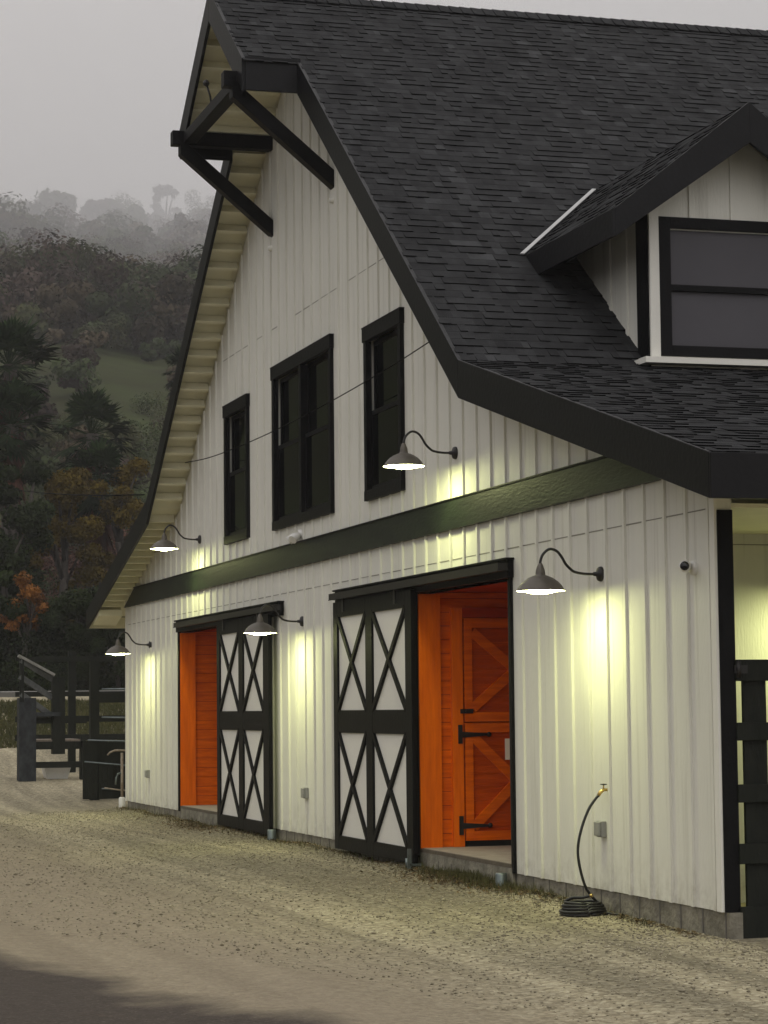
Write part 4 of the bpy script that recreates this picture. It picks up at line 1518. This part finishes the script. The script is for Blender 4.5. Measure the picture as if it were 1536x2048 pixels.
# foggy trees standing out on the ridge
ridge_labels = [
    (112, 384, 3200, 'faint foggy tree making the highest bump of the ridge on the left'),
    (40, 412, 3000, 'faint foggy tree on the ridge near the left edge'),
    (205, 400, 3600, 'faint foggy tree in the dip right of the highest ridge bump'),
    (262, 418, 3100, 'faint foggy tree standing left of the round bare crown'),
    (325, 374, 4300, 'very pale round bare tree near the barn roof on the ridge'),
    (388, 436, 1900, 'mauve brown tree on the ridge touching the barn roof edge'),
    (278, 462, 1500, 'darker greenish tree below the pale round bare crown'),
    (32, 470, 1500, 'dark domed tree at the left edge below the foggy ridge'),
    (110, 488, 1600, 'brown tree beside the dark domed one on the left')]
for i, (u, v, d, lab) in enumerate(ridge_labels):
    c = place(u, v, d)
    zb = float(hill_z(c.x, c.y))
    h = max(c.z - zb, .014 * d)
    base = (c.x, c.y, c.z - h)
    mm = wl[i % 3] if i not in (4,) else M['twig']
    bare = i == 4
    leafy_tree('ridge_tree', lab, 'tree', base, h, min(h * .6, .011 * d) if not bare else .0085 * d, mm, n=1800 if bare else 3200, size=(.0011 if bare else .0016) * d, seed=60 + i, group='trees along the foggy ridge', clumps=18, low=.3)

# pale lane and grass verge at the far left
pm = mat('pale_lane_surface', (.15, .145, .13), .9, .15, .5)
s0 = MB()
a, b = gpos(-300, 69), gpos(270, 70)
s0.hexa([(a.x - 1.5, a.y, 1.4), (b.x - 1.5, b.y, 1.4), (b.x + 2.0, b.y, 1.4), (a.x + 2.0, a.y, 1.4),
         (a.x - 1.5, a.y, 2.32), (b.x - 1.5, b.y, 2.32), (b.x + 2.0, b.y, 2.26), (a.x + 2.0, a.y, 2.26)], pm)
s0.build('path')['kind'] = 'structure'
g = np.random.default_rng(5)
n = 60000
P = np.stack([g.uniform(-49, -38, n), g.uniform(-8, 9, n)], 1)
Z = gz(P[:, 0], P[:, 1])
hgt = g.uniform(.04, .12, n)
a = g.uniform(0, 6.28, n); dx, dy = np.cos(a) * .02, np.sin(a) * .02
V = np.stack([np.stack([P[:, 0] - dx, P[:, 1] - dy, Z], 1), np.stack([P[:, 0] + dx, P[:, 1] + dy, Z], 1),
              np.stack([P[:, 0] + dx * 2, P[:, 1] + dy, Z + hgt], 1), np.stack([P[:, 0] - dx * .5, P[:, 1] + dy, Z + hgt], 1)], 1).reshape(-1, 3)
o = mesh_from('grass', [(V, np.arange(4 * n).reshape(n, 4), g.uniform(.7, 1.3, n), leafmat('verge_grass', (.06, .066, .026), (.12, .115, .045)))])
tag(o, 'short green grass on the verge beyond the yard', 'grass', kind='stuff')

# dry leaves and weeds gathered along the foot of the wall
g = np.random.default_rng(12)
n = 5200
k = g.random(n)
X = np.where(k < .55, g.normal(-5.6, 1.0, n), g.uniform(-24, -.3, n))
Y = np.where(k < .55, -.06 - np.abs(g.normal(0, .22, n)), -.03 - np.abs(g.normal(0, .07, n)))
X = np.where((k >= .3) & (k < .55), g.normal(-17.0, 1.3, n), X)
Z = gz(X, Y)
s = g.uniform(.012, .032, n); a = g.uniform(0, 6.28, n); tl = g.uniform(-.5, .9, n)
ca, sa = np.cos(a), np.sin(a)
u1 = np.stack([ca, sa, tl * .5], 1) * s[:, None]; v1 = np.stack([-sa, ca, tl * 0], 1) * s[:, None] * .55
Pc = np.stack([X, Y, Z + .006 + s * .35], 1)
V = np.stack([Pc - u1, Pc + v1, Pc + u1, Pc - v1], 1).reshape(-1, 3)
lm = leafmat('dry_brown_leaf', (.075, .050, .024), (.16, .115, .055))
nb = 3600
Xb = np.where(g.random(nb) < .6, g.normal(-5.2, .8, nb), g.uniform(-24, -1, nb)); Yb = -.03 - np.abs(g.normal(0, .13, nb)); Zb = gz(Xb, Yb)
hb_ = g.uniform(.02, .085, nb); ab = g.uniform(0, 6.28, nb); ln_ = g.uniform(-.03, .03, (nb, 2))
dx_, dy_ = np.cos(ab) * .003, np.sin(ab) * .003
Vb = np.stack([np.stack([Xb - dx_, Yb - dy_, Zb], 1), np.stack([Xb + dx_, Yb + dy_, Zb], 1),
               np.stack([Xb + ln_[:, 0] + dx_ * .3, Yb + ln_[:, 1] + dy_ * .3, Zb + hb_], 1), np.stack([Xb + ln_[:, 0] - dx_ * .3, Yb + ln_[:, 1] - dy_ * .3, Zb + hb_], 1)], 1).reshape(-1, 3)
o = mesh_from('leaf_litter', [(V, np.arange(4 * n).reshape(n, 4), g.uniform(.5, 1.4, n), lm), (Vb, np.arange(4 * nb).reshape(nb, 4), g.uniform(.6, 1.3, nb), leafmat('wall_foot_weed', (.05, .055, .02), (.11, .10, .045)))])
tag(o, 'dry leaves and sparse weeds gathered along the foot of the barn wall', 'leaf litter', kind='stuff')

# loose gravel
g = np.random.default_rng(9)
n = 26000
P = np.stack([g.uniform(-24, 6, n), -0.02 - 5.0 * g.random(n) ** 2.2], 1)
P = P[P[:, 1] - .29 * P[:, 0] > -3.6]
n = len(P)
Z = gz(P[:, 0], P[:, 1])
s = g.uniform(.005, .013, n) * np.where(g.random(n) < .03, 1.8, 1)
oc = np.array([(1, 0, 0), (0, 1, 0), (-1, 0, 0), (0, -1, 0), (0, 0, .7), (0, 0, -.5)], float)
rot = g.uniform(0, 6.28, n)
cx, sx = np.cos(rot), np.sin(rot)
ox = oc[None, :, 0] * g.uniform(.7, 1.4, (n, 1)); oy = oc[None, :, 1] * g.uniform(.7, 1.2, (n, 1))
Vx = P[:, 0:1] + (ox * cx[:, None] - oy * sx[:, None]) * s[:, None]
Vy = P[:, 1:2] + (ox * sx[:, None] + oy * cx[:, None]) * s[:, None]
Vz = Z[:, None] + (oc[None, :, 2] + .3) * s[:, None]
V = np.stack([Vx, Vy, Vz], -1).reshape(-1, 3)
tri = np.array([(0, 1, 4), (1, 2, 4), (2, 3, 4), (3, 0, 4), (1, 0, 5), (2, 1, 5), (3, 2, 5), (0, 3, 5)])
F = (np.arange(n)[:, None, None] * 6 + tri[None]).reshape(-1, 3)
o = mesh_from('gravel', [(V, F, np.repeat(g.uniform(.6, 1.35, n), 8), leafmat('loose_gravel_stone', (.20, .172, .115), (.40, .36, .26)))])
tag(o, 'loose pale gravel scattered over the yard', 'gravel', kind='stuff')

# ================================================================== haze
hm = bpy.data.materials.new('fog')
hm.use_nodes = True
n_, l_ = hm.node_tree.nodes, hm.node_tree.links
n_.clear()
vo_ = n_.new('ShaderNodeVolumePrincipled')
vo_.inputs['Color'].default_value = (0.93, 0.92, 0.94, 1)
vo_.inputs['Density'].default_value = 0.00041
vo_.inputs['Anisotropy'].default_value = 0.0
ou = n_.new('ShaderNodeOutputMaterial')
l_.new(vo_.outputs[0], ou.inputs['Volume'])
hz_ = MB()
hz_.box(-5190, 120, -4600, 4600, -4.5, 960, hm)
ho = hz_.build('haze')
ho['kind'] = 'stuff'
